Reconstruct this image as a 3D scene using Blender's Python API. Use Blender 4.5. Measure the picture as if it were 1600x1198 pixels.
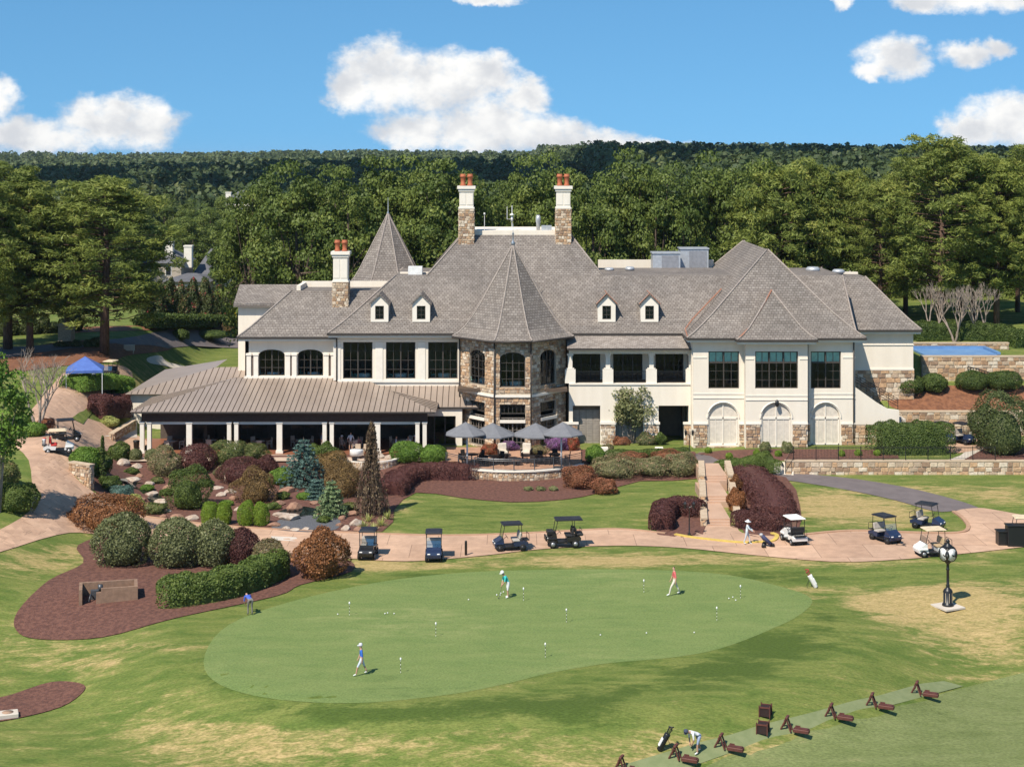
import bpy, bmesh, math, random
import numpy as np
from mathutils import Vector, Matrix, geometry
random.seed(7); RNG = np.random.default_rng(7)
for o in list(bpy.data.objects): bpy.data.objects.remove(o)
SC = bpy.context.scene; COL = SC.collection; R = math.radians
# ---------------- camera, sky, sun, exposure
FPX, HZ, CH = 2500.0, 245.0, 28.0
cam = bpy.data.cameras.new('camera'); camo = bpy.data.objects.new('camera', cam); COL.objects.link(camo)
camo.location = (0, 0, CH); camo.rotation_euler = (R(90), 0, 0)
cam.sensor_fit = 'HORIZONTAL'; cam.sensor_width = 36; cam.lens = 36 * FPX / 1600
cam.shift_y = -(599 - HZ) / 1600; cam.clip_start = 1; cam.clip_end = 20000
SC.camera = camo
SC.view_settings.view_transform = 'Standard'; SC.view_settings.look = 'None'
SC.view_settings.gamma = 1; SC.view_settings.exposure = 0.38
SUN_EL, SUN_AZ = 52.0, 215.0           # azimuth clockwise from +Y: the sun stands behind-left of the camera
sl = bpy.data.lights.new('sun', 'SUN'); so = bpy.data.objects.new('sun', sl); COL.objects.link(so)
sl.energy = 5.0; sl.angle = R(0.5); sl.color = (1, .92, .79)
sd = Vector((math.sin(R(SUN_AZ)) * math.cos(R(SUN_EL)), math.cos(R(SUN_AZ)) * math.cos(R(SUN_EL)), math.sin(R(SUN_EL))))
so.rotation_euler = sd.to_track_quat('Z', 'Y').to_euler(); so.location = (-60, -60, 150)
W = bpy.data.worlds.new('World'); SC.world = W; W.use_nodes = True

class NT:
    def __init__(s, tree): s.t = tree; s.n = tree.nodes; s.l = tree.links
    def new(s, typ, **kw):
        n = s.n.new(typ)
        for k, v in kw.items(): setattr(n, k, v)
        return n
    def set(s, sock, v):
        if hasattr(v, 'is_output'): s.l.new(v, sock)
        else: sock.default_value = v
    def m(s, op, a, b=None, c=None, clamp=False):
        n = s.new('ShaderNodeMath', operation=op); n.use_clamp = clamp
        s.set(n.inputs[0], a)
        if b is not None: s.set(n.inputs[1], b)
        if c is not None: s.set(n.inputs[2], c)
        return n.outputs[0]
    def ramp(s, v, lo, hi, a=0., b=1., smooth=True):
        n = s.new('ShaderNodeMapRange', interpolation_type='SMOOTHSTEP' if smooth else 'LINEAR')
        s.set(n.inputs[0], v)
        for i, x in enumerate((lo, hi, a, b)): s.set(n.inputs[i + 1], x)
        return n.outputs[0]
    def mix(s, f, a, b, mode='MIX'):
        n = s.new('ShaderNodeMix', data_type='RGBA', blend_type=mode); s.set(n.inputs[0], f)
        s.set(n.inputs[6], a if hasattr(a, 'is_output') else (*a[:3], 1)); s.set(n.inputs[7], b if hasattr(b, 'is_output') else (*b[:3], 1))
        return n.outputs[2]
    def noise(s, vec, scale, detail=4, rough=.55, dist=0.):
        n = s.new('ShaderNodeTexNoise'); s.set(n.inputs['Scale'], scale); s.set(n.inputs['Detail'], detail)
        s.set(n.inputs['Roughness'], rough); s.set(n.inputs['Distortion'], dist)
        if vec is not None: s.l.new(vec, n.inputs['Vector'])
        return n.outputs['Fac']
    def comb(s, x, y, z=0.):
        n = s.new('ShaderNodeCombineXYZ')
        for i, v in enumerate((x, y, z)): s.set(n.inputs[i], v)
        return n.outputs[0]

def make_sky():
    T = NT(W.node_tree); bg = T.n['Background']
    sky = T.new('ShaderNodeTexSky', sky_type='NISHITA'); sky.sun_disc = False
    sky.sun_elevation = R(SUN_EL); sky.sun_rotation = R(SUN_AZ); sky.air_density = 1.0; sky.dust_density = .1; sky.ozone_density = 2.2
    tc = T.new('ShaderNodeTexCoord'); sp = T.new('ShaderNodeSeparateXYZ'); T.l.new(tc.outputs['Generated'], sp.inputs[0])
    x, y, z = sp.outputs
    az = T.m('MULTIPLY', T.m('ARCTAN2', x, y), 25.0)          # units: 100 photograph pixels = 1
    el = T.m('MULTIPLY', T.m('ARCSINE', z), 25.0)
    # cumulus banks: centre azimuth, elevation, half sizes
    blobs = []
    for cx, cy, rx, ry in [(600,120,80,62),(690,130,110,55),(760,120,62,40),(820,150,40,35),(545,140,40,40),(650,205,75,35),(760,200,120,50),(850,210,90,32),(930,225,90,22),(1020,230,70,14),
                           (60,215,130,32),(180,190,75,42),(240,195,55,42),(10,160,45,40),(1390,95,55,36),(1350,115,30,14),(1495,90,45,22),(1540,85,25,20),(1560,190,90,45),(1500,205,50,30),(1600,170,60,30),
                           (1500,5,110,26),(1420,8,40,18),(760,0,60,10),(1310,5,18,16)]:
        blobs.append(((cx - 800) / 100, (HZ - cy) / 100, rx / 100, ry / 100))
    vec = T.comb(az, T.m('MULTIPLY', el, 1.25))
    w1 = T.m('SUBTRACT', T.noise(vec, 1.6, 5, .6), .5); w2 = T.m('SUBTRACT', T.noise(T.comb(T.m('ADD', az, 17.3), el), 1.6, 5, .6), .5)
    aw = T.m('ADD', az, T.m('MULTIPLY', w1, .55)); ew = T.m('ADD', el, T.m('MULTIPLY', w2, .45))
    def field(dx, dy):
        acc = None
        for cx, cy, rx, ry in blobs:
            p = T.m('MULTIPLY', T.m('SUBTRACT', aw, cx + dx), 1 / rx); q = T.m('MULTIPLY', T.m('SUBTRACT', ew, cy + dy), 1 / ry)
            d = T.m('SUBTRACT', 1., T.m('ADD', T.m('MULTIPLY', p, p), T.m('MULTIPLY', q, q)))
            acc = d if acc is None else T.m('SMOOTH_MAX', acc, d, .35)
        return acc
    f = field(0, 0)
    det = T.m('SUBTRACT', T.noise(vec, 3.4, 7, .62), .5)
    wide = T.m('MULTIPLY', T.m('SUBTRACT', T.noise(T.comb(T.m('MULTIPLY', az, .5), el), .55, 3, .5), .62), 9.)   # the same cumulus goes on round the sky
    f = T.m('MAXIMUM', f, T.m('SUBTRACT', wide, T.ramp(T.m('ABSOLUTE', az), 8.5, 11., 3., 0.)))
    dens = T.m('ADD', T.m('MAXIMUM', f, -1.5), T.m('MULTIPLY', det, 1.75))
    alpha = T.ramp(dens, -.3, .85)
    puff = T.noise(T.comb(T.m('ADD', az, .12), T.m('ADD', T.m('MULTIPLY', el, 1.25), -.15)), 3.4, 7, .6)
    lit = T.m('ADD', T.m('MULTIPLY', T.m('SUBTRACT', T.noise(vec, 3.4, 7, .6), puff), 1.6), .72)
    big1 = T.noise(vec, 1.3, 4, .5); big2 = T.noise(T.comb(T.m('ADD', az, .25), T.m('ADD', T.m('MULTIPLY', el, 1.25), -.35)), 1.3, 4, .5)
    lit = T.m('ADD', T.m('MULTIPLY', T.m('SUBTRACT', lit, .72), .22), T.m('ADD', T.m('MULTIPLY', T.m('SUBTRACT', big1, big2), 1.3), .72))
    lit = T.m('SUBTRACT', lit, T.ramp(dens, .5, 1.5, 0., .16))
    cloud = T.mix(T.ramp(lit, .35, .95), (4.5, 4.65, 4.9), (6.7, 6.65, 6.5))
    hsv = T.new('ShaderNodeHueSaturation'); hsv.inputs['Saturation'].default_value = 1.12; hsv.inputs['Value'].default_value = 1.0
    up = T.new('ShaderNodeVectorMath', operation='NORMALIZE'); T.l.new(T.comb(x, y, T.m('ADD', T.m('MULTIPLY', T.m('MAXIMUM', z, 0.), .8), .2)), up.inputs[0]); T.l.new(up.outputs[0], sky.inputs[0])
    T.l.new(sky.outputs[0], hsv.inputs['Color'])
    T.l.new(T.mix(alpha, T.mix(1., hsv.outputs[0], (.64, .92, .96), 'MULTIPLY'), cloud), bg.inputs['Color']); bg.inputs['Strength'].default_value = .12
make_sky()

# ---------------- materials
MATS = {}
def mat(name, col, rough=.7, col2=None, scale=3., bump=0., bscale=None, metal=0., spec=.35, uv=False, detail=5, streak=None):
    if name in MATS: return MATS[name]
    m = bpy.data.materials.new(name); m.use_nodes = True; T = NT(m.node_tree); b = T.n['Principled BSDF']
    b.inputs['Roughness'].default_value = rough; b.inputs['Metallic'].default_value = metal; b.inputs['Specular IOR Level'].default_value = spec
    tc = T.new('ShaderNodeTexCoord'); v = tc.outputs['UV' if uv else 'Object']
    if streak:
        mp = T.new('ShaderNodeMapping'); mp.inputs['Scale'].default_value = streak; T.l.new(v, mp.inputs[0]); v = mp.outputs[0]
    n = T.noise(v, scale, detail, .6)
    c2 = col2 or tuple(c * .82 for c in col)
    T.l.new(T.mix(T.ramp(n, .32, .68), c2, col), b.inputs['Base Color'])
    if bump:
        bn = T.new('ShaderNodeBump'); bn.inputs['Strength'].default_value = bump; bn.inputs['Distance'].default_value = .05
        T.l.new(T.noise(v, bscale or scale * 4, 4), bn.inputs['Height']); T.l.new(bn.outputs[0], b.inputs['Normal'])
    MATS[name] = m; return m
def attr(T, name): return T.new('ShaderNodeAttribute', attribute_name=name)
def foliage(name, dark, light, tip=None, trans=.25, rough=.55):
    if name in MATS: return MATS[name]
    m = bpy.data.materials.new(name); m.use_nodes = True; T = NT(m.node_tree); b = T.n['Principled BSDF']
    a = attr(T, 'tone'); oi = T.new('ShaderNodeObjectInfo')
    f = T.m('ADD', a.outputs['Fac'], T.m('MULTIPLY', T.m('SUBTRACT', oi.outputs['Random'], .5), .35), clamp=True)
    c = T.mix(f, dark, light)
    if tip: c = T.mix(T.ramp(a.outputs['Fac'], .72, .95), c, tip)
    T.l.new(c, b.inputs['Base Color']); b.inputs['Roughness'].default_value = rough; b.inputs['Specular IOR Level'].default_value = .25
    tr = T.new('ShaderNodeBsdfTranslucent'); T.l.new(c, tr.inputs[0]); mx = T.new('ShaderNodeMixShader'); mx.inputs[0].default_value = trans
    T.l.new(b.outputs[0], mx.inputs[1]); T.l.new(tr.outputs[0], mx.inputs[2]); T.l.new(mx.outputs[0], T.n['Material Output'].inputs[0])
    MATS[name] = m; return m
def brickmat(name, c1, c2, mortar, bw, rh, ms=.01, rough=.85, bump=.5, var=None):
    if name in MATS: return MATS[name]
    m = bpy.data.materials.new(name); m.use_nodes = True; T = NT(m.node_tree); b = T.n['Principled BSDF']; b.inputs['Roughness'].default_value = rough
    b.inputs['Specular IOR Level'].default_value = .25
    tc = T.new('ShaderNodeTexCoord'); br = T.new('ShaderNodeTexBrick'); T.l.new(tc.outputs['UV'], br.inputs['Vector'])
    br.inputs['Scale'].default_value = 1; br.inputs['Brick Width'].default_value = bw; br.inputs['Row Height'].default_value = rh; br.inputs['Mortar Size'].default_value = ms
    br.inputs['Mortar Smooth'].default_value = .3; br.inputs['Bias'].default_value = -.1
    br.inputs['Color1'].default_value = (*c1, 1); br.inputs['Color2'].default_value = (*c2, 1); br.inputs['Mortar'].default_value = (*mortar, 1)
    n = T.noise(tc.outputs['UV'], 1.1, 6, .65); n2 = T.noise(tc.outputs['UV'], .13, 3)
    c = T.mix(1., br.outputs['Color'], T.mix(T.ramp(n, .3, .7), (.85, .84, .83), (1.08, 1.07, 1.06)), 'MULTIPLY')
    c = T.mix(1., c, T.mix(T.ramp(n2, .35, .65), (.88, .88, .88), (1.08, 1.07, 1.05)), 'MULTIPLY')
    T.l.new(c, b.inputs['Base Color'])
    bn = T.new('ShaderNodeBump'); bn.inputs['Strength'].default_value = bump; bn.inputs['Distance'].default_value = .03
    T.l.new(br.outputs['Fac'], bn.inputs['Height']); bn.invert = True; T.l.new(bn.outputs[0], b.inputs['Normal'])
    MATS[name] = m; return m
def tonemat(name, cols, rough=.85, bump=.3):          # colour per piece from the 'tone' attribute
    if name in MATS: return MATS[name]
    m = bpy.data.materials.new(name); m.use_nodes = True; T = NT(m.node_tree); b = T.n['Principled BSDF']; b.inputs['Roughness'].default_value = rough
    b.inputs['Specular IOR Level'].default_value = .2
    a = attr(T, 'tone'); r = T.new('ShaderNodeValToRGB'); T.l.new(a.outputs['Fac'], r.inputs[0]); e = r.color_ramp.elements
    r.color_ramp.interpolation = 'CONSTANT'
    for i, c in enumerate(cols):
        el = e[i] if i < 2 else e.new(i / len(cols)); el.position = i / len(cols); el.color = (*c, 1)
    tc = T.new('ShaderNodeTexCoord'); n = T.noise(tc.outputs['Object'], 5, 5, .6)
    T.l.new(T.mix(1., r.outputs[0], T.mix(T.ramp(n, .3, .7), (.75, .74, .72), (1.12, 1.1, 1.08)), 'MULTIPLY'), b.inputs['Base Color'])
    bn = T.new('ShaderNodeBump'); bn.inputs['Strength'].default_value = bump; bn.inputs['Distance'].default_value = .04
    T.l.new(n, bn.inputs['Height']); T.l.new(bn.outputs[0], b.inputs['Normal'])
    MATS[name] = m; return m
def glassmat(name='window_glass', tint=(.82, .89, .86), refl=.0):
    if name in MATS: return MATS[name]
    m = bpy.data.materials.new(name); m.use_nodes = True; T = NT(m.node_tree); T.n.remove(T.n['Principled BSDF'])
    t = T.new('ShaderNodeBsdfTransparent'); t.inputs[0].default_value = (*tint, 1); g = T.new('ShaderNodeBsdfGlossy'); g.inputs['Roughness'].default_value = .03
    fr = T.new('ShaderNodeFresnel'); fr.inputs[0].default_value = 1.38; mx = T.new('ShaderNodeMixShader')
    T.l.new(T.m('ADD', fr.outputs[0], refl * .4, clamp=True), mx.inputs[0]); T.l.new(t.outputs[0], mx.inputs[1]); T.l.new(g.outputs[0], mx.inputs[2]); T.l.new(mx.outputs[0], T.n['Material Output'].inputs[0])
    MATS[name] = m; return m
STUCCO = mat('stucco', (.76, .685, .58), .85, (.715, .64, .535), .8, .12, 30, streak=(1.6, 1.6, .22))
TRIM = mat('cream_trim', (.77, .71, .62), .7, (.72, .66, .57), 1.2)
WHITE = mat('white_paint', (.8, .79, .77), .5)
SHINGLE = brickmat('roof_shingles', (.185, .162, .147), (.262, .234, .214), (.085, .073, .066), .34, .27, .022)
TANSH = brickmat('tan_shingles', (.25, .215, .19), (.36, .32, .29), (.13, .11, .1), .34, .2, .018)
METALR = mat('bronze_metal_roof', (.38, .30, .245), .42, (.33, .26, .21), .35, metal=.25, spec=.5)
SEAM = mat('bronze_seam', (.12, .09, .07), .5, metal=.2)
COPPER = mat('copper_flashing', (.36, .17, .11), .5)
GUTTER = mat('bronze_gutter', (.05, .042, .037), .5)
DARKF = mat('dark_window_frame', (.065, .055, .047), .5)
STONE = tonemat('fieldstone', [(.47, .32, .20), (.55, .42, .29), (.37, .235, .145), (.6, .49, .37), (.44, .34, .25), (.52, .34, .205), (.64, .55, .44), (.31, .21, .145)])
MORTAR = mat('mortar', (.45, .37, .28), .9, scale=5)
GLASS = glassmat()
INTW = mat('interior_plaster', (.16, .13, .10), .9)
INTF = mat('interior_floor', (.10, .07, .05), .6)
BLACKM = mat('black_metal', (.012, .012, .013), .4, spec=.5)
TERRA = mat('terracotta', (.4, .12, .055), .7)
CONC0 = mat('pink_concrete', (.49, .325, .23), .85, (.41, .265, .185), .35, .1, 20)
CONC = brickmat('jointed_concrete', (.46, .30, .21), (.52, .35, .25), (.24, .155, .11), 3.6, 3.6, .025, .85, .25)
WALK = mat('pale_concrete', (.56, .50, .43), .85, (.5, .44, .37), .5)
ASPH = mat('asphalt', (.155, .13, .13), .85, (.125, .105, .105), .8, .1, 40)
MULCH = mat('mulch', (.165, .075, .053), .95, (.085, .037, .028), 4., 1., 14, detail=8)
STRAW = mat('pine_straw', (.23, .10, .05), .95, (.13, .055, .03), 2.5, .8, 12)
BRICKP = brickmat('patio_brick', (.42, .23, .15), (.5, .3, .2), (.36, .24, .17), .22, .11, .01, bump=.2)
KERB = mat('kerb_concrete', (.42, .26, .165), .85, (.36, .215, .14), 1.5)

# ---------------- mesh builder
def link(o, parent=None):
    COL.objects.link(o)
    if parent: o.parent = parent
    return o
def tag(o, label=None, cat=None, group=None, kind=None):
    for k, v in (('label', label), ('category', cat), ('group', group), ('kind', kind)):
        if v: o[k] = v
    return o
def thing(name, label, cat, loc=(0, 0, 0), rz=0., group=None):
    o = link(bpy.data.objects.new(name, None)); o.location = loc; o.rotation_euler = (0, 0, rz); o.empty_display_size = .3
    return tag(o, label, cat, group)
def copy_tree(o, parent=None):
    c = o.copy(); COL.objects.link(c)
    if parent: c.parent = parent
    for ch in o.children: copy_tree(ch, c)
    return c
class MB:
    def __init__(s): s.v = []; s.f = []; s.mi = []; s.tone = []; s.sm = []
    def add(s, vs, fs, mi=0, tone=.5, smooth=False, M=None):
        b = len(s.v)
        s.v += [tuple(M @ Vector(p)) for p in vs] if M is not None else [tuple(p) for p in vs]
        for f in fs: s.f.append([b + i for i in f]); s.mi.append(mi); s.tone.append(tone); s.sm.append(smooth)
        return s
    def box(s, x0, x1, y0, y1, z0, z1, **k):
        return s.add([(x0,y0,z0),(x1,y0,z0),(x1,y1,z0),(x0,y1,z0),(x0,y0,z1),(x1,y0,z1),(x1,y1,z1),(x0,y1,z1)],
                     [(3,2,1,0),(4,5,6,7),(0,1,5,4),(1,2,6,5),(2,3,7,6),(3,0,4,7)], **k)
    def cbox(s, c, d, rz=0., bev=0., **k):
        M = Matrix.Translation(c) @ Matrix.Rotation(rz, 4, 'Z') @ k.pop('R', Matrix.Identity(4)); x, y, z = d[0]/2, d[1]/2, d[2]/2
        if not bev: 
            t = MB().box(-x, x, -y, y, -z, z); return s.add(t.v, t.f, M=M, **k)
        e = bev; vs = []; fs = []
        prof = [(-z, e), (-z + e, 0), (z - e, 0), (z, e)]
        for zz, i in prof: vs += [(-x+i+e*(i==0),-y+i,zz),(x-i-e*(i==0),-y+i,zz),(x-i,-y+i+e*(i==0),zz),(x-i,y-i-e*(i==0),zz),(x-i-e*(i==0),y-i,zz),(-x+i+e*(i==0),y-i,zz),(-x+i,y-i-e*(i==0),zz),(-x+i,-y+i+e*(i==0),zz)]
        fs = [tuple(range(7, -1, -1)), tuple(range(24, 32))]
        for r in range(3):
            for i in range(8): j = (i + 1) % 8; fs.append((r*8+i, r*8+j, r*8+8+j, r*8+8+i))
        return s.add(vs, fs, M=M, **k)
    def tube(s, pts, rad, n=8, cap=True, **k):
        pts = [Vector(p) for p in pts]; rad = rad if isinstance(rad, (list, tuple)) else [rad] * len(pts); vs = []; fs = []
        for i, p in enumerate(pts):
            d = (pts[min(i+1, len(pts)-1)] - pts[max(i-1, 0)]).normalized()
            a = d.cross(Vector((0, 0, 1)) if abs(d.z) < .95 else Vector((1, 0, 0))).normalized(); b = d.cross(a)
            vs += [p + (a * math.cos(2*math.pi*j/n) + b * math.sin(2*math.pi*j/n)) * rad[i] for j in range(n)]
        for i in range(len(pts) - 1):
            for j in range(n): q = (j+1) % n; fs.append((i*n+j, i*n+q, i*n+n+q, i*n+n+j))
        if cap: fs += [tuple(range(n-1, -1, -1)), tuple(range((len(pts)-1)*n, len(pts)*n))]
        k.setdefault('smooth', n > 5); return s.add(vs, fs, **k)
    def lathe(s, prof, c=(0, 0, 0), n=12, axis='Z', **k):
        vs = []; fs = []
        for r, z in prof:
            for j in range(n):
                a = 2*math.pi*j/n; p = (r*math.cos(a), r*math.sin(a), z)
                if axis == 'Y': p = (p[0], z, p[1])
                if axis == 'X': p = (z, p[0], p[1])
                vs.append((p[0]+c[0], p[1]+c[1], p[2]+c[2]))
        for i in range(len(prof)-1):
            for j in range(n): q = (j+1) % n; fs.append((i*n+j, i*n+q, i*n+n+q, i*n+n+j))
        fs += [tuple(range(n-1, -1, -1)), tuple(range((len(prof)-1)*n, len(prof)*n))]
        k.setdefault('smooth', True); return s.add(vs, fs, **k)
    def prism(s, poly, d0, d1, axis='Z', **k):        # polygon (a,b) extruded along axis between d0 and d1
        n = len(poly); f = {'Z': lambda a, b, d: (a, b, d), 'Y': lambda a, b, d: (a, d, b), 'X': lambda a, b, d: (d, a, b)}[axis]
        vs = [f(a, b, d0) for a, b in poly] + [f(a, b, d1) for a, b in poly]
        fs = [tuple(range(n-1, -1, -1)), tuple(range(n, 2*n))] + [(i, (i+1) % n, n+(i+1) % n, n+i) for i in range(n)]
        return s.add(vs, fs, **k)
    def mesh(s, name, mats):
        me = bpy.data.meshes.new(name); me.from_pydata(s.v, [], s.f)
        mats = mats if isinstance(mats, (list, tuple)) else [mats]
        for m in mats: me.materials.append(m)
        nf = len(s.f); me.polygons.foreach_set('material_index', s.mi); me.polygons.foreach_set('use_smooth', s.sm)
        a = me.attributes.new('tone', 'FLOAT', 'FACE'); a.data.foreach_set('value', np.array(s.tone, dtype=np.float32))
        me.update(); return me
    def build(s, name, mats, parent=None, loc=None, rz=0., uv=False, normals=True):
        me = s.mesh(name, mats)
        if normals:
            bm = bmesh.new(); bm.from_mesh(me); bmesh.ops.recalc_face_normals(bm, faces=bm.faces); bm.to_mesh(me); bm.free()
        if uv: auto_uv(me)
        o = link(bpy.data.objects.new(name, me), parent)
        if loc is not None: o.location = loc
        o.rotation_euler = (0, 0, rz); return o
def auto_uv(me):
    ul = me.uv_layers.new(name='UVMap'); d = ul.data; Z = Vector((0, 0, 1))
    for p in me.polygons:
        n = p.normal; h = Vector((1, 0, 0)) if abs(n.z) > .98 else Z.cross(n).normalized(); w = Vector((0, 1, 0)) if abs(n.z) > .98 else n.cross(h)
        for li in p.loop_indices:
            c = me.vertices[me.loops[li].vertex_index].co; d[li].uv = (c.dot(h) + p.index % 3 * .0, c.dot(w))

# ---------------- terrain
def ss(a, b, x):
    t = min(1., max(0., (x - a) / (b - a))); return t * t * (3 - 2 * t)
def hgt(x, y):
    h = .75 * ss(138, 145.5, y) * (1 - ss(20, 23, x))
    if x > 19: h += ss(20, 23, x) * 1.0 * ss(141.25, 141.6, y)
    if x > 30 and y > 150:
        u = ss(34.2, 36.5, x)
        h += u * (2.2 * ss(155.3, 155.7, y) + 2.0 * ss(155.7, 161, y) + 2.3 * ss(163.3, 163.7, y) + 1.3 * ss(170.5, 182, y))
    if x < -27:                                   # the driveway climbs a hill left of the clubhouse
        e0 = -29.5 - 5.5 * ss(132, 147, y) - 6 * ss(150, 210, y)
        h += ss(e0, e0 - 9, x) * (1.2 * ss(92, 106, y) + 2.8 * ss(104, 134, y) + 1.0 * ss(135, 165, y)) * (1 - ss(225, 320, y))
    e = math.hypot(x / 18.3, (y - 95) / 13.4); d = (e - 1) * 14
    if y < 106: h += -1.9 * ss(.3, 7.5, d) * ss(104, 88, y)
    if 70 < y < 135: h += .07 * math.sin(x * .21 + y * .13) * ss(0, 4, d)
    if y > 300:
        h += 5 * ss(420, 850, y) + 13 * ss(1100, 2600, y) + (2 * math.sin(x * .004 + 1) + 1.5 * math.sin(x * .011 + y * .002)) * ss(450, 900, y)
    return h
def P(px, py, Y): return Vector(((px - 800) / FPX * Y, Y, CH - (py - HZ) / FPX * Y))
def X(px, Y): return (px - 800) / FPX * Y
def Zp(py, Y): return CH - (py - HZ) / FPX * Y
def G(px, py):
    u = (px - 800) / FPX; v = (py - HZ) / FPX; y = 62.; prev = y
    while y < 4000:
        if CH - v * y < hgt(u * y, y): break
        prev = y; y += .3 if y < 260 else 3
    a, b = prev, y
    for _ in range(22):
        c = (a + b) / 2
        if CH - v * c < hgt(u * c, c): b = c
        else: a = c
    return Vector((u * b, b, hgt(u * b, b)))
def crom(pts, n=6, closed=True):
    out = []; L = len(pts)
    for i in range(L if closed else L - 1):
        p = [Vector(pts[(i + k) % L] if closed else pts[min(max(i + k, 0), L - 1)]) for k in (-1, 0, 1, 2)]
        for j in range(n):
            t = j / n; out.append(.5 * ((2*p[1]) + (p[2]-p[0])*t + (2*p[0]-5*p[1]+4*p[2]-p[3])*t*t + (3*p[1]-p[0]-3*p[2]+p[3])*t**3))
    if not closed: out.append(Vector(pts[-1]))
    return out
def sheet(name, pxpoly, off, material, label=None, cat=None, kind='structure', smooth=4, cell=1.1, world=False, zfun=None, parent=None):
    pl = crom([tuple(p) for p in pxpoly], smooth) if smooth > 1 else [Vector(p) for p in pxpoly]
    w = [Vector(p).to_2d() if world else G(p[0], p[1]).to_2d() for p in pl]
    n = len(w); pts = list(w); edges = [(i, (i + 1) % n) for i in range(n)]
    xs = [p.x for p in w]; ys = [p.y for p in w]; y = min(ys) + cell / 2
    while y < max(ys):
        x = min(xs) + cell / 2
        while x < max(xs):
            ins = False; j = n - 1
            for i in range(n):
                if (w[i].y > y) != (w[j].y > y) and x < (w[j].x - w[i].x) * (y - w[i].y) / (w[j].y - w[i].y) + w[i].x: ins = not ins
                j = i
            if ins: pts.append(Vector((x + random.uniform(-.1, .1), y)))
            x += cell
        y += cell
    vv, ee, ff, *_ = geometry.delaunay_2d_cdt(pts, edges, [], 1, 1e-4)
    zf = zfun or (lambda a, b: hgt(a, b) + off)
    m = MB(); m.add([(p.x, p.y, zf(p.x, p.y)) for p in vv], [tuple(f) for f in ff], smooth=True)
    o = m.build(name, material, parent, uv=True)
    if o.data.polygons and sum(p.normal.z for p in o.data.polygons) < 0: o.data.flip_normals()
    return tag(o, label, cat, kind=kind)
def strip(name, pxline, width, height, material, kind='structure', label=None, cat=None, closed=False, z0=-.1):
    pl = [G(p[0], p[1]) for p in crom(pxline, 5, closed)]
    m = MB(); n = len(pl); vs = []; fs = []
    for i, p in enumerate(pl):
        a = pl[(i - 1) % n] if (closed or i) else p; b = pl[(i + 1) % n] if (closed or i < n - 1) else p
        t = (b - a).to_2d().normalized(); nn = Vector((-t.y, t.x)) * width / 2; z = p.z
        vs += [(p.x-nn.x, p.y-nn.y, z+z0), (p.x-nn.x, p.y-nn.y, z+height), (p.x+nn.x, p.y+nn.y, z+height), (p.x+nn.x, p.y+nn.y, z+z0)]
    for i in range(n if closed else n - 1):
        for k in range(4): q = (k+1) % 4; j = (i+1) % n; fs.append((i*4+k, i*4+q, j*4+q, j*4+k))
    if not closed: fs += [(0,1,2,3), tuple(range(4*n-1, 4*n-5, -1))]
    m.add(vs, fs); return tag(m.build(name, material), label, cat, kind=kind)

def grass_material(name, g1, g2, dry1, dry2, dryk, fine=9.):
    m = bpy.data.materials.new(name); m.use_nodes = True; T = NT(m.node_tree); b = T.n['Principled BSDF']; b.inputs['Roughness'].default_value = .9; b.inputs['Specular IOR Level'].default_value = .1
    tc = T.new('ShaderNodeTexCoord'); v = tc.outputs['Object']
    mp = T.new('ShaderNodeMapping'); mp.inputs['Scale'].default_value = (.55, 1.5, 1); mp.inputs['Rotation'].default_value = (0, 0, R(-14)); T.l.new(v, mp.inputs[0]); sv = mp.outputs[0]
    big = T.noise(v, .07, 5, .6); mid = T.noise(sv, .5, 7, .68, .6); fin = T.noise(sv, fine, 6, .7); str_ = T.noise(sv, 1.9, 6, .7, 1.2)
    a = attr(T, 'dry').outputs['Fac']
    g = T.mix(T.ramp(mid, .3, .7), g1, g2); d = T.mix(T.ramp(str_, .3, .7), dry2, dry1)
    k = T.m('ADD', T.m('ADD', T.m('MULTIPLY', a, 1.0), T.m('MULTIPLY', T.m('SUBTRACT', mid, .5), 2.1)), T.m('ADD', T.m('MULTIPLY', T.m('SUBTRACT', big, .5), 1.1), T.m('MULTIPLY', T.m('SUBTRACT', str_, .5), 1.5)))
    g = T.mix(T.ramp(k, -.75, -.1), tuple(q * .76 for q in g1), g)
    c = T.mix(T.ramp(k, dryk, dryk + .75), g, d)
    c = T.mix(1., c, T.mix(T.ramp(fin, .3, .7), (.68, .7, .66), (1.25, 1.24, 1.2)), 'MULTIPLY')
    T.l.new(c, b.inputs['Base Color'])
    bn = T.new('ShaderNodeBump'); bn.inputs['Strength'].default_value = .6; bn.inputs['Distance'].default_value = .06; T.l.new(T.m('ADD', fin, T.m('MULTIPLY', mid, 1.5)), bn.inputs['Height']); T.l.new(bn.outputs[0], b.inputs['Normal'])
    return m
GRASS = grass_material('rough_grass', (.09, .135, .03), (.178, .196, .056), (.43, .315, .155), (.29, .23, .095), .2)
GREENM = grass_material('green_turf', (.142, .198, .066), (.18, .226, .08), (.24, .262, .108), (.205, .24, .092), .45, 14.)
def axis(lo, hi, step, far_lo, far_hi, extra=()):
    a = list(np.arange(lo, hi, step)); s = step; x = lo
    while x > far_lo: s *= 1.13; x -= s; a.append(x)
    s = step; x = hi
    while x < far_hi: s *= 1.07; a.append(x); x += s
    a += list(extra); a = sorted(a); return [v for i, v in enumerate(a) if i == 0 or v - a[i-1] > .02]
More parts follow.
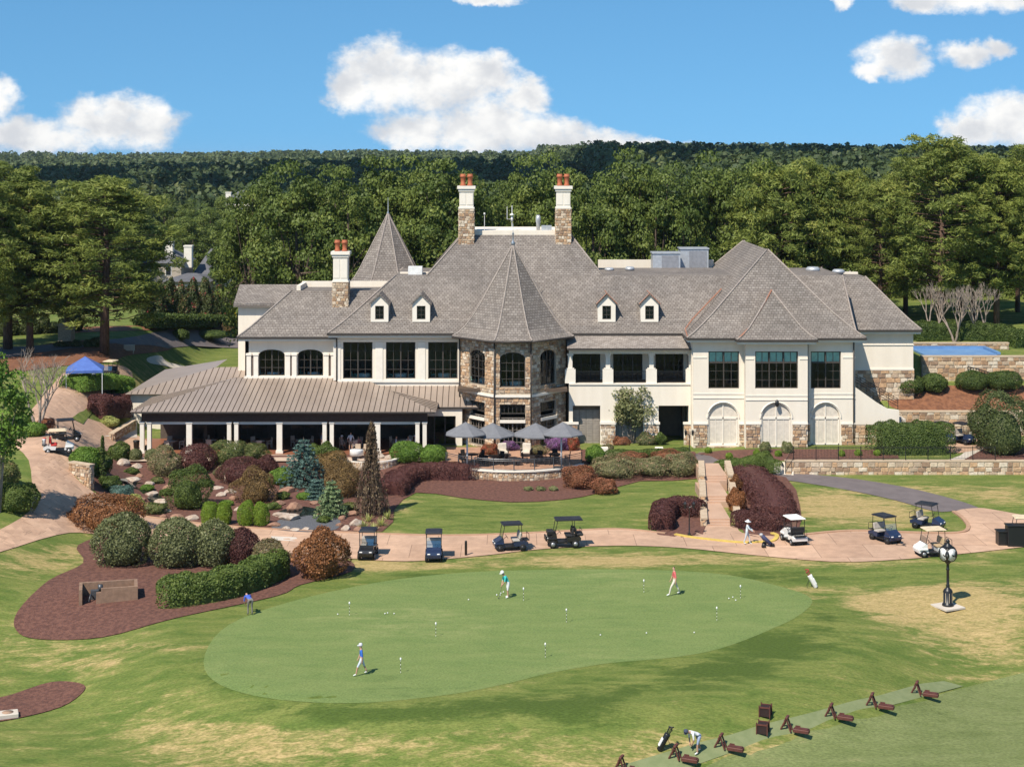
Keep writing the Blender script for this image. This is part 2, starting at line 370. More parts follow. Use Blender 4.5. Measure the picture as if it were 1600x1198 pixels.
# dry patches of the turf: px, py, half sizes in photograph pixels, strength
DRY = [(1420,945,150,34,.85),(1500,930,110,30,.6),(1540,1000,90,50,.55),(1330,880,120,14,.5),(1180,872,160,10,.6),(620,883,120,10,.9),(880,876,90,12,.5),(1010,878,90,8,.7),(560,895,60,18,.5),
       (1290,790,80,24,.75),(1400,800,70,22,.6),(1340,770,80,16,.35),(1560,770,60,14,.5),(1450,765,50,8,.5),(230,1012,110,8,.6),(150,1035,40,10,.55),(60,1010,70,30,.15),
       (60,880,70,18,.55),(110,860,50,12,.45),(300,1130,160,60,.2),(420,1160,160,50,.35),(600,1170,160,40,.3),(760,1130,80,24,.5),(1030,1085,40,20,.6),(1180,1060,110,30,.15),(900,1160,200,40,.3),(1000,1190,120,20,.4),
       (240,600,70,20,.45),(1500,850,100,12,.4),(1250,930,40,20,.4),(1400,1190,200,40,.2),(1560,1080,80,20,.4),(620,800,25,30,.35),(1050,800,60,20,.3),(850,810,150,12,.2)]
LUSH = [(420,1108,110,12,.8),(620,1118,160,12,.9),(850,1100,140,13,.9),(1010,1078,110,14,.9),(1130,1046,90,16,.9),(1230,1008,60,18,.9),(1290,960,30,24,.6),(330,1060,26,30,.6),(400,950,70,9,.5),(1200,900,80,8,.6),(930,905,260,14,.7),(900,1120,350,20,.55),(1180,1010,80,40,.45),(1100,1060,120,25,.35),(1300,970,60,20,.4),(640,900,150,8,.6),(1440,900,130,14,.5),(330,540,60,20,.5),(800,800,160,20,.3)]
def terrain():
    xs = axis(-64, 50, .75, -5200, 5200); ys = axis(62, 250, .75, -300, 5200, (141.22, 141.62, 155.28, 155.72, 163.28, 163.72))
    nx, ny = len(xs), len(ys); vs = [(x, y, hgt(x, y)) for y in ys for x in xs]
    fs = [(j*nx+i, j*nx+i+1, j*nx+nx+i+1, j*nx+nx+i) for j in range(ny-1) for i in range(nx-1)]
    me = bpy.data.meshes.new('ground'); me.from_pydata(vs, [], fs); me.materials.append(GRASS)
    me.polygons.foreach_set('use_smooth', [True] * len(fs))
    va = np.array(vs); Y = np.maximum(va[:, 1], 30); px = 800 + FPX * va[:, 0] / Y; py = HZ + FPX * (CH - va[:, 2]) / Y
    dry = np.full(len(va), .12)
    for L, sg in ((DRY, 1), (LUSH, -1)):
        for cx, cy, rx, ry, k in L: dry += sg * k * np.exp(-(((px-cx)/rx)**2 + ((py-cy)/ry)**2))
    a = me.attributes.new('dry', 'FLOAT', 'POINT'); a.data.foreach_set('value', dry.astype(np.float32))
    return tag(link(bpy.data.objects.new('ground', me)), kind='structure')
terrain()
# ---------------- ground sheets
go = sheet('putting_green', [(318,1035),(345,985),(420,950),(560,915),(700,896),(850,890),(1010,890),(1130,897),(1215,915),(1268,935),(1250,960),(1200,985),(1125,1013),(1050,1027),(950,1036),(860,1051),(790,1068),(700,1085),(560,1098),(430,1092),(345,1070)], .012, GREENM, cell=.9)
_d = go.data.attributes.new('dry', 'FLOAT', 'POINT')
_d.data.foreach_set('value', [.25 + .3 * math.sin(v.co.x * .25) * math.sin(v.co.y * .3 + 1) for v in go.data.vertices])
sheet('cart_path', [(-40,868),(0,863),(90,836),(150,835),(300,860),(430,870),(540,873),(610,877),(670,876),(760,868),(850,858),(960,853),(1060,856),(1160,866),(1300,878),(1400,875),(1500,866),(1600,855),(1660,848),
      (1660,812),(1605,806),(1560,798),(1528,794),(1493,799),(1503,812),(1510,824),(1498,831),(1430,831),(1330,828),(1262,834),(1215,838),(1160,833),(1147,822),(1093,822),(1086,836),(1040,834),(960,827),(830,833),(700,837),(560,833),(440,828),(330,820),(215,806),(195,798),(140,765),(112,737),(125,714),(180,704),(228,712),(228,688),(180,668),(140,655),(105,642),(70,640),(35,652),(20,690),(45,720),(50,770),(45,800),(0,828),(-40,845)], .05, CONC, smooth=3, cell=.8)
sheet('tent_pad', [(20,668),(50,640),(80,605),(105,580),(150,572),(190,572),(207,585),(198,603),(150,618),(148,634),(110,655),(60,668)], .07, CONC, cell=.8)
sheet('upper_road', [(1085,712),(1100,707),(1130,722),(1185,733),(1240,739),(1340,749),(1440,767),(1528,793),(1493,798),(1460,799),(1400,782),(1320,765),(1225,750),(1150,742),(1110,735),(1088,722)], .04, ASPH, smooth=3)
sheet('ramp_walk', [(1183,727),(1222,722),(1240,724),(1240,743),(1215,741)], .05, WALK, smooth=1)
sheet('service_walk', [(1228,719),(1300,718),(1420,718),(1480,719),(1500,712),(1520,697),(1540,697),(1535,715),(1500,723),(1300,723),(1228,724)], .03, WALK, smooth=1)
sheet('cart_lot', [(1405,696),(1440,690),(1530,686),(1545,700),(1500,708),(1430,706)], .035, CONC, smooth=1)
sheet('mulch_bed', [(25,985),(28,955),(75,908),(130,880),(122,852),(200,832),(300,852),(440,864),(535,872),(550,893),(470,914),(430,932),(270,967),(160,996),(60,999)], .05, MULCH)
sheet('mulch_bed', [(-30,1128),(-30,1100),(20,1085),(80,1066),(125,1068),(131,1080),(95,1105),(20,1124)], .05, MULCH)
sheet('garden_bed', [(143,763),(116,738),(128,716),(200,707),(400,712),(690,708),(760,702),(900,703),(1085,706),(1092,748),(1000,752),(935,771),(880,781),(800,785),(720,778),(650,770),(616,797),(597,831),(440,826),(330,818),(215,803),(168,783)], .05, MULCH, smooth=2)
sheet('step_bed', [(1148,742),(1228,746),(1250,790),(1248,828),(1210,838),(1165,836),(1152,800)], .05, MULCH, smooth=2)
sheet('step_bed', [(1028,836),(1028,805),(1062,792),(1098,800),(1098,836)], .05, MULCH, smooth=2)
sheet('wall_bed', [(1088,709),(1130,704),(1250,702),(1400,703),(1405,717),(1240,719),(1180,727),(1130,721)], .05, MULCH, smooth=1)
sheet('wall_bed', [(1500,722),(1540,700),(1610,700),(1610,722)], .05, MULCH, smooth=1)
sheet('slope_bed', [(1345,612),(1430,603),(1610,603),(1610,652),(1530,649),(1410,642),(1370,630)], .05, STRAW, smooth=1)
sheet('straw_bed', [(-20,560),(40,545),(120,532),(200,537),(265,537),(262,548),(200,556),(170,566),(100,572),(40,580),(-20,590)], .06, STRAW)
sheet('straw_bed', [(100,521),(170,518),(240,516),(235,510),(170,510),(110,513)], .06, STRAW, cell=3)
sheet('access_road', [(-40,548),(60,541),(150,534),(215,526),(262,516),(320,517),(390,530),(390,545),(300,541),(262,545),(235,540),(150,541),(60,552),(-40,566)], .08, ASPH, smooth=2, cell=1.2)
sheet('footpath', [(230,560),(250,556),(262,566),(290,573),(310,584),(300,596),(275,592),(282,582),(262,573),(235,568)], .05, WALK)
sheet('lawn_strip', [(112,655),(147,628),(152,636),(130,664)], .11, GRASS, smooth=1)
sheet('tee_line', [(940,1205),(1075,1165),(1200,1130),(1330,1096),(1440,1068),(1475,1064),(1505,1072),(1400,1100),(1260,1140),(1130,1180),(1060,1205)], .03, mat('tee_mat', (.185, .21, .10), .9, (.15, .18, .08), 2), smooth=1)
ro = sheet('range_turf', [(1065,1215),(1135,1182),(1262,1143),(1402,1103),(1507,1074),(1640,1040),(1640,1215)], .012, grass_material('range_grass', (.135,.165,.06), (.18,.205,.085), (.33,.27,.14), (.24,.22,.1), .4), smooth=1)
_d = ro.data.attributes.new('dry', 'FLOAT', 'POINT'); _d.data.foreach_set('value', [.1]*len(ro.data.vertices))
strip('kerb', [(1240,838),(1330,830),(1430,833),(1498,833),(1513,825),(1505,811),(1490,800)], .3, .13, KERB)
strip('kerb', [(215,806),(330,820),(440,828),(560,833),(700,837),(830,833),(960,827),(1040,834)], .25, .1, KERB)
strip('painted_kerb', [(1055,836),(1085,841),(1150,848),(1185,848),(1208,846),(1214,838),(1206,834)], .3, .13, mat('yellow_paint', (.62, .45, .1), .7, (.5, .36, .09), 3))
sheet('access_cover', [(420,838),(464,840),(464,846),(418,844)], .05, WALK, smooth=1)
sheet('drain_grate', [(1404,849),(1420,850),(1416,854),(1399,852)], .05, BLACKM, smooth=1)

# ---------------- masonry and openings
def stones(mb, o, u, L, H, holes=(), sz=.42, dep=.07, n=None):
    """coursed rubble on the rectangle o + u*a + Z*b; every stone a raised block"""
    o = Vector(o); u = Vector(u).normalized(); n = n or Vector((u.y, -u.x, 0)); v = 0.
    while v < H - .05:
        rh = min(random.uniform(.55, 1.0) * sz, H - v); a = -random.uniform(0, .3)
        while a < L - .04:
            w = random.uniform(.65, 1.7) * sz; a0, a1 = max(a, 0) + .02, min(a + w, L) - .02; b0, b1 = v + .02, v + rh - .015; a += w
            if a1 - a0 < .06: continue
            skip = False
            for h in holes:
                hu0, hu1, hv0, hv1 = h[:4]
                if len(h) > 4 and h[4]:
                    rise = h[4]; c = (hu0 + hu1) / 2; k = (hu1 - hu0) / 2; t = ((a0 + a1) / 2 - c) / k
                    hv1 = hv1 - rise + rise * math.sqrt(max(0, 1 - t * t)) if abs(t) < 1 else hv1 - rise
                if a1 > hu0 and a0 < hu1 and b1 > hv0 and b0 < hv1:
                    if a0 < hu0 - .08: a1 = hu0 - .01
                    elif a1 > hu1 + .08: a0 = hu1 + .01
                    elif b0 < hv0 - .08: b1 = hv0 - .01
                    elif b1 > hv1 + .08: b0 = hv1 + .01
                    else: skip = True; break
            if skip or a1 - a0 < .05 or b1 - b0 < .04: continue
            j = lambda: random.uniform(-.025, .025); d = dep * random.uniform(.5, 1.2); i = .03
            base = [(a0+j(), b0+j()), (a1+j(), b0+j()), (a1+j(), b1+j()), (a0+j(), b1+j())]
            ca, cb = (a0+a1)/2, (b0+b1)/2; top = [(ca+(p[0]-ca)*.86, cb+(p[1]-cb)*.82) for p in base]
            vs = [o+u*p[0]+Vector((0,0,p[1])) for p in base] + [o+u*p[0]+Vector((0,0,p[1]))+n*d for p in top]
            mb.add(vs, [(4,5,6,7),(0,1,5,4),(1,2,6,5),(2,3,7,6),(3,0,4,7)], tone=random.random())
        v += rh
    return mb
def arc(u0, u1, vs, rise, n=12):
    c, k = (u0+u1)/2, (u1-u0)/2
    return [(c - k*math.cos(math.pi*i/n), vs + rise*math.sin(math.pi*i/n)) for i in range(n+1)]
def wall(mb, o, u, L, H, ops=(), th=.35, **k):
    """wall slab (face at o, thickness behind) with rectangular or arched openings (u0,u1,v0,v1,rise)"""
    o = Vector(o); u = Vector(u).normalized(); n = Vector((-u.y, u.x, 0))
    def put(poly):
        N = len(poly); vs = [o+u*a+Vector((0,0,b)) for a, b in poly]; vs += [p+n*th for p in vs]
        mb.add(vs, [tuple(range(N)), tuple(range(2*N-1, N-1, -1))] + [(i, i+N, (i+1) % N+N, (i+1) % N) for i in range(N)], **k)
    c = 0.
    for op in sorted(ops):
        u0, u1, v0, v1 = op[:4]; rise = op[4] if len(op) > 4 else 0
        if u0 > c: put([(c,0),(u0,0),(u0,H),(c,H)])
        if v0 > 0: put([(u0,0),(u1,0),(u1,v0),(u0,v0)])
        if v1 < H: put([(u0,H)] + (arc(u0,u1,v1-rise,rise) if rise else [(u0,v1),(u1,v1)]) + [(u1,H)])
        c = u1
    if c < L: put([(c,0),(L,0),(L,H),(c,H)])
    return mb
def window(parent, o, u, op, nx, ny, depth=.18, bar=.045, fr=.09, frame=None, groups=1, name='window', mull=.11, transom=None):
    o = Vector(o); u = Vector(u).normalized(); n = Vector((-u.y, u.x, 0)); u0, u1, v0, v1 = op[:4]; rise = op[4] if len(op) > 4 else 0
    frame = frame or DARKF; q = lambda a, b, d: o + u*a + Vector((0,0,b)) + n*d
    top = lambda a: (v1 - rise + rise*math.sqrt(max(0, 1-((a-(u0+u1)/2)/((u1-u0)/2))**2))) if rise else v1
    m = MB()
    def bar_(a0, b0, a1, b1, w, d0=depth, d1=depth+.07):
        t = Vector((a1-a0, b1-b0)).normalized(); s = Vector((-t.y, t.x))*w/2
        c = [(a0+s.x,b0+s.y),(a1+s.x,b1+s.y),(a1-s.x,b1-s.y),(a0-s.x,b0-s.y)]
        m.add([q(a,b,d0) for a,b in c]+[q(a,b,d1) for a,b in c], [(3,2,1,0),(4,5,6,7)]+[(i,(i+1)%4,(i+1)%4+4,i+4) for i in range(4)])
    h = fr/2
    bar_(u0,v0+h,u1,v0+h,fr); bar_(u0+h,v0+fr,u0+h,v1-rise,fr); bar_(u1-h,v0+fr,u1-h,v1-rise,fr)
    if rise:
        A = arc(u0+h,u1-h,v1-rise,rise-h); [bar_(*A[i],*A[i+1],fr) for i in range(len(A)-1)]
    else: bar_(u0,v1-h,u1,v1-h,fr)
    for g in range(1, groups): a = u0+(u1-u0)*g/groups; bar_(a,v0+fr,a,top(a)-fr*.6,mull,depth-.02,depth+.075)
    if transom: bar_(u0+fr,transom,u1-fr,transom,mull*1.3,depth-.025,depth+.08)
    w = m.build(name, frame, parent)
    m = MB()
    for i in range(1, nx):
        a = u0+(u1-u0)*i/nx
        if groups > 1 and (i*groups) % nx == 0: continue
        bar_(a,v0+fr,a,top(a)-fr*.6,bar,depth+.01,depth+.05)
    for j in range(1, ny): b = v0+(v1-rise*.45-v0)*j/ny; bar_(u0+fr,b,u1-fr,b,bar,depth+.012,depth+.048)
    if m.v: m.build('muntins', frame, w)
    m = MB(); pl = [(u0+.03,v0+.03),(u1-.03,v0+.03)] + ([(a,b-.03) for a,b in arc(u0+.03,u1-.03,v1-rise,rise)][::-1] if rise else [(u1-.03,v1-.03),(u0+.03,v1-.03)])
    m.add([q(a,b,depth+.03) for a,b in pl], [tuple(range(len(pl)))]); m.build('pane', GLASS, w, normals=False)
    return w
def roof(name, parent, rings, material=SHINGLE, top=True, ridge=None):
    """rings: (x0,x1,y0,y1,z) from eave upward"""
    m = MB(); vs = []; fs = []
    for x0,x1,y0,y1,z in rings: vs += [(x0,y0,z),(x1,y0,z),(x1,y1,z),(x0,y1,z)]
    for r in range(len(rings)-1):
        for i in range(4):
            a, b, c, d = r*4+i, r*4+(i+1) % 4, r*4+4+(i+1) % 4, r*4+4+i
            p = [vs[k] for k in (a,b,c,d)]
            f = [k for j, k in enumerate((a,b,c,d)) if j == 0 or Vector(vs[k])-Vector(p[j-1]) != Vector((0,0,0))]
            if len(set(map(tuple, [vs[k] for k in f]))) >= 3: fs.append(tuple(f))
    if top: x0,x1,y0,y1,z = rings[-1]; fs.append(tuple(range(len(vs)-4, len(vs)))) if (x1-x0) > .05 and (y1-y0) > .05 else None
    fs.append((3,2,1,0)); m.add(vs, fs); o = m.build(name, material, parent, uv=True)
    x0,x1,y0,y1,z = rings[0]; g = MB()       # fascia and gutter under the eave
    g.box(x0-.06,x1+.06,y0-.1,y0+.05,z-.2,z-.01); g.box(x0-.1,x0+.05,y0+.055,y1,z-.2,z-.012); g.box(x1-.05,x1+.1,y0+.055,y1,z-.2,z-.012)
    g.build('gutter', GUTTER, o)
    s = MB(); s.box(x0+.06,x1-.06,y0+.06,y1-.06,z-.42,z-.2); s.build('cornice', TRIM, o)
    c = MB()                                  # hip caps
    for i in range(4):
        pts = []
        for r in range(len(rings)): p = Vector(vs[r*4+i]) + Vector((0,0,.03)); (pts.append(p) if not pts or (p-pts[-1]).length > .05 else None)
        if len(pts) > 1: c = MB(); c.tube(pts, .085, 6); c.build('hip_cap', mat('ridge_shingle', (.33,.285,.25), .85, (.24,.2,.18), 4), o)
    return o
def flare(x0, x1, y0, y1, z0, dl, dr, df, db, zt, k=.16):
    rise = zt - z0; out = []
    for t in (0, .07, .15, .26, .4, 1.): 
        s = t - k*math.sin(math.pi*min(1, t/.62))*(.62) * .35 if t < .62 else t
        out.append((x0+dl*t, x1-dr*t, y0+df*t, y1-db*t, z0+rise*s))
    return out

CH_ = thing('clubhouse', 'large cream stucco and stone golf clubhouse with grey shingle hip roofs', 'clubhouse', (0, 150, .75))
CH_.location = (0, 0, 0)
def part(mb, name, m, uv=False, parent=None): return mb.build(name, m, parent or CH_, uv=uv)
FL = 6.25                                   # upper floor level
# -- roofs
EZ = 11.1
roof('main_roof', CH_, flare(X(512,153.2), 33, 153.2, 176, EZ, 6.1, .1, 6.0, 6.0, 16.2))
roof('upper_roof', CH_, [(-8.5, 9.05, 159.22, 177.4, 16.15), (-5.05, 6.0, 163.6, 173, 20.0)])
b = MB(); b.box(-4.6, 5.4, 163.75, 172.5, 19.9, 20.45); part(b, 'parapet', STUCCO)
roof('left_wing_roof', CH_, flare(X(371,154.2), -12, 154.2, 172, 10.65, 4.6, .1, 4.6, 4.6, 14.73))
roof('pavilion_roof', CH_, [(16.35,33.05,149.3,180.5,11.1),(17.0,32.45,149.85,179.9,11.5),(17.9,31.6,150.6,179.0,12.2),(19.1,30.4,151.55,177.8,13.25),(24.86,24.94,156,172,18.95)])
roof('pavilion_bay_roof', CH_, [(20.84,28.24,148.0,160,11.07),(21.4,27.7,148.45,159.9,11.42),(22.1,27.0,149.05,159.8,12.05),(22.9,26.2,149.75,159.7,13.1),(24.5,24.58,151.2,159.6,15.35)])
roof('right_wing_roof', CH_, flare(30, X(1440,157.3), 157.3, 176, 11.0, .1, 4.3, 5.66, 5.6, 15.8))
for nm, x0, x1 in (('copper_valley', 0, 0),):
    m = MB(); m.tube([(20.95,148.1,11.16),(22.2,149.15,12.15),(23.0,149.85,13.2),(24.53,151.2,15.43)], .09, 5); m.tube([(16.4,149.4,11.2),(16.5,152.4,11.6),(17.3,153.6,12.4),(20.6,157.5,15.0)], .07, 5); part(m, nm, COPPER)
# octagonal bay roof
def octo(name, parent, prof, c, ratio, apex, material=SHINGLE):
    m = MB(); vs = []; fs = []; n = 8
    for r, z in prof: vs += [(c[0]+r*a, c[1]+r*b, z) for a, b in ratio]
    for k in range(len(prof)-1):
        for i in range(n): j = (i+1) % n; fs.append((k*n+i, k*n+j, k*n+n+j, k*n+n+i))
    vs.append(apex); t = len(vs)-1; k = len(prof)-1
    for i in range(n): fs.append((k*n+i, k*n+(i+1) % n, t))
    fs.append(tuple(range(n-1, -1, -1))); m.add(vs, fs); o = m.build(name, material, parent, uv=True); g = MB()
    for i in range(n): g = MB(); g.tube([Vector(vs[k2*n+i])+Vector((0,0,.03)) for k2 in range(len(prof))]+[Vector(apex)+Vector((0,0,.05))], .08, 5); g.build('hip_cap', MATS['ridge_shingle'], o)
    g = MB()
    for i in range(n):
        a, b_ = Vector(vs[i]), Vector(vs[(i+1) % n]); g.tube([a-Vector((0,0,.1)), b_-Vector((0,0,.1))], .1, 6)
    g.build('gutter', GUTTER, o); return o
BR = [(-1.75,-5.8),(1.75,-5.8),(5.75,-1.8),(5.75,2.1),(1.75,6.),(-1.75,6.),(-5.75,2.1),(-5.75,-1.8)]
oT = octo('bay_roof', CH_, [(1,11.0),(.9,11.32),(.8,11.85),(.68,12.75),(.52,14.2)], (.1,153.5), BR, (.1,153.4,19.6))
f = MB(); f.lathe([(.16,19.5),(.2,19.75),(.06,19.95),(.05,20.5),(.12,20.6),(.03,20.75),(.02,21.6)], (.1,153.4,0), 8); f.build('finial', mat('lead_grey', (.3,.34,.38), .4, metal=.5), oT)
O8 = [(math.cos(R(22.5+45*i)), math.sin(R(22.5+45*i))) for i in range(8)]
oB = octo('tower_roof', CH_, [(4.1,14.7),(3.75,15.1),(3.3,15.8)], (-13.4,173), O8, (-13.4,173,21.9))
f = MB(); f.lathe([(.1,21.7),(.14,21.95),(.03,22.1),(.02,23.6)], (-13.4,173,0), 6); f.build('finial', MATS['lead_grey'], oB)
m = MB(); m.lathe([(3.7,8),(3.7,14.6)], (-13.4,173,0), 8, smooth=False); part(m, 'tower', STUCCO)
# flat roofs and parapets behind the ridges
for bx in ((-11.3,-7.2,161.5,162,15.6,16.35),(-21.4,-12.5,163.2,163.6,14.2,15.3),(-21.4,-21.0,158.9,163.2,14.2,15.2),(9.4,22,174.6,175,15.5,16.75),(26.5,36,166.5,167,15.4,16.0)): m = MB(); m.box(*bx); part(m, 'parapet', STUCCO)
m = MB(); m.box(-28.2,-22,164.8,172,0,12.6); part(m, 'rear_wing', STUCCO)
m = MB(); m.add([(-28.6,164.3,12.9),(-22,164.3,12.9),(-22,168,14.6),(-28.6,168,14.6)], [(0,1,2,3)]); m.box(-28.6,-22,164.2,164.35,12.6,12.88); part(m, 'rear_wing_roof', SHINGLE, True)
m = MB(); m.box(-10.4,-9.0,160.2,161.2,16.2,17.0); part(m, 'roof_curb', WHITE)
# -- walls
def stucco(o, u, L, H, ops, th=.35): 
    m = MB(); wall(m, o, u, L, H, ops, th); return part(m, 'wall', STUCCO)
UX = Vector((1,0,0))
# left wing, upper storey with two segmental-arched windows and paired pilasters
x0, x1, Y = X(383,155), X(526,155), 155.
lw = [(X(404,Y)-x0, X(445,Y)-x0, .3, 2.85, .55), (X(465,Y)-x0, X(505,Y)-x0, .3, 2.85, .55)]
stucco((x0,Y,6.5), UX, x1-x0, 4.0, lw)
for w in lw: window(CH_, (x0,Y,6.5), UX, w, 4, 3, groups=2)
m = MB()
for px in (389, 400, 450, 460, 510, 521): m.box(X(px,Y)-.22, X(px,Y)+.22, Y-.14, Y-.003, 6.5, 9.0); m.box(X(px,Y)-.28, X(px,Y)+.28, Y-.2, Y-.004, 8.78, 8.98)
m.box(x0-.05, x1, Y-.2, Y-.005, 6.5, 6.78); part(m, 'pilasters', TRIM)
for px in (394.5, 455, 515.5): m = MB(); m.box(X(px,Y)-.13, X(px,Y)+.13, Y-.02, Y-.008, 6.8, 8.8); part(m, 'dark_slot', mat('slot_brown', (.16,.12,.1), .8))
m = MB(); wall(m, (x0,Y+17,0), -UX, .01, .01); wall(m, (x0+.002,172,0), Vector((0,-1,0)), 17, 10.5, [(3,5,7,9.3)]); part(m, 'side_wall', STUCCO)
# middle wall with three tall windows
x0, x1, Y = X(526,154), X(721,154), 154.
mw = [(X(a,Y)-x0, X(b_,Y)-x0, .75, 4.27) for a, b_ in ((536,582),(603,649),(669,715))]
stucco((x0,Y,5.9), UX, x1-x0, 5.05, mw)
for w in mw: window(CH_, (x0,Y,5.9), UX, w, 4, 4, groups=2)
m = MB(); m.box(x0-.03,x1,Y-.12,Y-.003,6.3,6.5); m.box(x0-.03,x1,Y-.07,Y-.004,10.25,10.4)
for px in (526.5, 592.5, 659): m.box(X(px,Y)-.35, X(px,Y)+.35, Y-.06, Y-.005, 6.5, 10.2)
m.box(x0-.002,x0+.35,Y+.35,155,5.9,10.95); part(m, 'trim_band', TRIM)
# stone bay: three visible faces, two storeys
bay = [(-4.95,152.6),(-1.6,148.6),(1.72,148.6),(5.1,152.6)]
mS = MB(); mW = MB()
for i in range(3):
    a, b_ = Vector((*bay[i],.5)), Vector((*bay[i+1],.5)); u = (b_-a); L = u.length; c = L/2; hw = 1.17 if i != 1 else 1.18
    ops = [(c-hw,c+hw,.4,4.5), (c-hw,c+hw,6.1,9.35,.6)]
    for lo, hi, oo in ((0,5.2,[ops[0]]),(5.2,10.4,[(ops[1][0],ops[1][1],.9,4.15,.6)])): wall(mW, a+Vector((0,0,lo)), u, L, hi-lo, oo, .4)
    stones(mS, a, u, L, 5.15, [ops[0]], .36); stones(mS, a+Vector((0,0,5.55)), u, L, 4.85, [(ops[1][0],ops[1][1],.55,3.8,.6)], .36)
    window(CH_, a, u, ops[1], 4, 4, groups=2); window(CH_, a, u, (c-hw,c+hw,.4,3.25), 6, 5, groups=2, name='french_door', frame=mat('taupe_frame',(.2,.17,.145),.6)); window(CH_, a, u, (c-hw,c+hw,3.6,4.5), 6, 1)
    n = Vector((u.y,-u.x,0)).normalized(); t = MB(); un = u.normalized()
    for zb, h_, pr in ((5.68,.22,.16),(3.3,.28,.12)):
        o_ = a+Vector((0,0,zb-.5)); A = 0 if zb > 5 else c-hw; B = L if zb > 5 else c+hw
        q = [o_+un*A+n*.0, o_+un*B+n*.0, o_+un*B+n*pr, o_+un*A+n*pr]; t.add(q+[p+Vector((0,0,h_)) for p in q], [(0,1,2,3),(7,6,5,4),(0,4,5,1),(1,5,6,2),(2,6,7,3),(3,7,4,0)]); part(t, 'sill_band', TRIM); t = MB()
part(mW, 'bay_wall', MORTAR); tag(part(mS, 'stone_facing', STONE), kind='stuff')
m = MB()
for x, y in ((-1.65,148.42),(1.77,148.42),(-5.0,152.4)): m = MB(); m.tube([(x,y,10.9),(x,y,.9)], .07, 6); part(m, 'downspout', GUTTER)
for px, yy, z1 in ((526,153.9,6.2),(1166,149.9,1.2),(1262,149.9,1.2),(1334,149.9,1.2),(1083,150.5,1.2)): m = MB(); m.tube([(X(px,yy),yy,10.9),(X(px,yy),yy,z1)], .07, 6); part(m, 'downspout', GUTTER)
# balcony wing
xb0, xb1, Y = X(889,151.5), X(1082,151.5), 151.5
m = MB(); zb = Zp(601,Y); wall(m, (xb0,Y,.7), UX, xb1-xb0, zb-.7, [(X(895,Y)-xb0,X(938,Y)-xb0,0,3.75),(X(962,Y)-xb0,X(1005,Y)-xb0,0,3.75),(X(1029,Y)-xb0,X(1076,Y)-xb0,0,3.75)], .5); part(m, 'balcony_wall', STUCCO)
m = MB(); m.box(xb0,xb1,Y+.5,156.5,6.2,6.5); part(m, 'balcony_floor', INTF)
m = MB(); m.box(xb0,xb1,Y,Y+.45,9.35,10.0); m.box(xb0,xb1,Y-.1,Y+.5,zb,zb+.14); part(m, 'balcony_beam', TRIM)
for px in (891, 950, 1018, 1080):
    m = MB(); x = X(px,Y); m.cbox((x,Y+.25,zb+.14+.65),(1.0,.5,1.3)); m.cbox((x,Y+.25,zb+1.5),(.75,.5,.14)); m.cbox((x,Y+.25,zb+2.2),(.42,.42,1.3)); m.cbox((x,Y+.25,9.27),(.6,.5,.16)); part(m, 'balcony_column', TRIM)
for a, b_ in ((894,942),(958,1010),(1026,1077)):
    m = MB(); A, B = X(a,Y), X(b_,Y); m.box(A,B,Y+.2,Y+.25,zb+1.2,zb+1.26); m.box(A,B,Y+.2,Y+.25,zb+.25,zb+.29); x = A
    while x < B: m.box(x,x+.02,Y+.21,Y+.235,zb+.29,zb+1.2); x += .12
    part(m, 'balcony_railing', BLACKM)
bw = [(X(a,154.6)-xb0, X(b_,154.6)-xb0, .1, 3.0) for a, b_ in ((893,938),(958,1004),(1024,1068))]
stucco((xb0,154.6,6.3), UX, xb1-xb0+.5, 4.6, bw)
for w in bw: window(CH_, (xb0,154.6,6.3), UX, w, 6, 4, groups=3, name='french_door')
m = MB(); m.add([(xb0-.2,150.7,9.95),(xb1+.1,150.7,9.95),(xb1+.1,153.5,11.0),(xb0-.2,153.5,11.0)], [(0,1,2,3)]); m.box(xb0-.2,xb1+.1,150.72,151.4,9.8,9.93); part(m, 'balcony_roof', TANSH, True)
m = MB(); m.box(xb0-.2,xb1+.1,150.58,150.71,9.8,9.97); part(m, 'gutter', GUTTER)
m = MB()
for px in (891, 950, 1018, 1080): x = X(px,Y); stones(m, (x-.7,Y-.1,.7), UX, 1.4, 2.0, (), .34); 
tag(part(m, 'stone_facing', STONE), kind='stuff')
for px in (891, 950, 1018, 1080): m = MB(); x = X(px,Y); m.box(x-.7,x+.7,Y-.1,Y-.004,.7,2.7); m.box(x-.78,x+.78,Y-.22,Y-.005,2.7,2.92); part(m, 'pier', TRIM)
for a, b_ in ((895,938),(962,1005)):
    for k in range(4):
        m = MB(); A = X(a,Y)+(X(b_,Y)-X(a,Y))*k/4; B = X(a,Y)+(X(b_,Y)-X(a,Y))*(k+1)/4; m.box(A+.02,B-.02,Y+.9,Y+.96,.75,3.9)
        for j in range(18): m.box(A+.1,B-.1,Y+.87,Y+.9,.95+j*.16,1.05+j*.16)
        part(m, 'shutter_panel', mat('taupe_panel',(.33,.29,.25),.7))
m = MB(); m.box(X(1025,Y),X(1080,Y),Y+5,Y+5.1,.7,5); m.box(xb0,X(1025,Y),Y+.97,Y+1.05,.7,5); part(m, 'undercroft_wall', INTW)
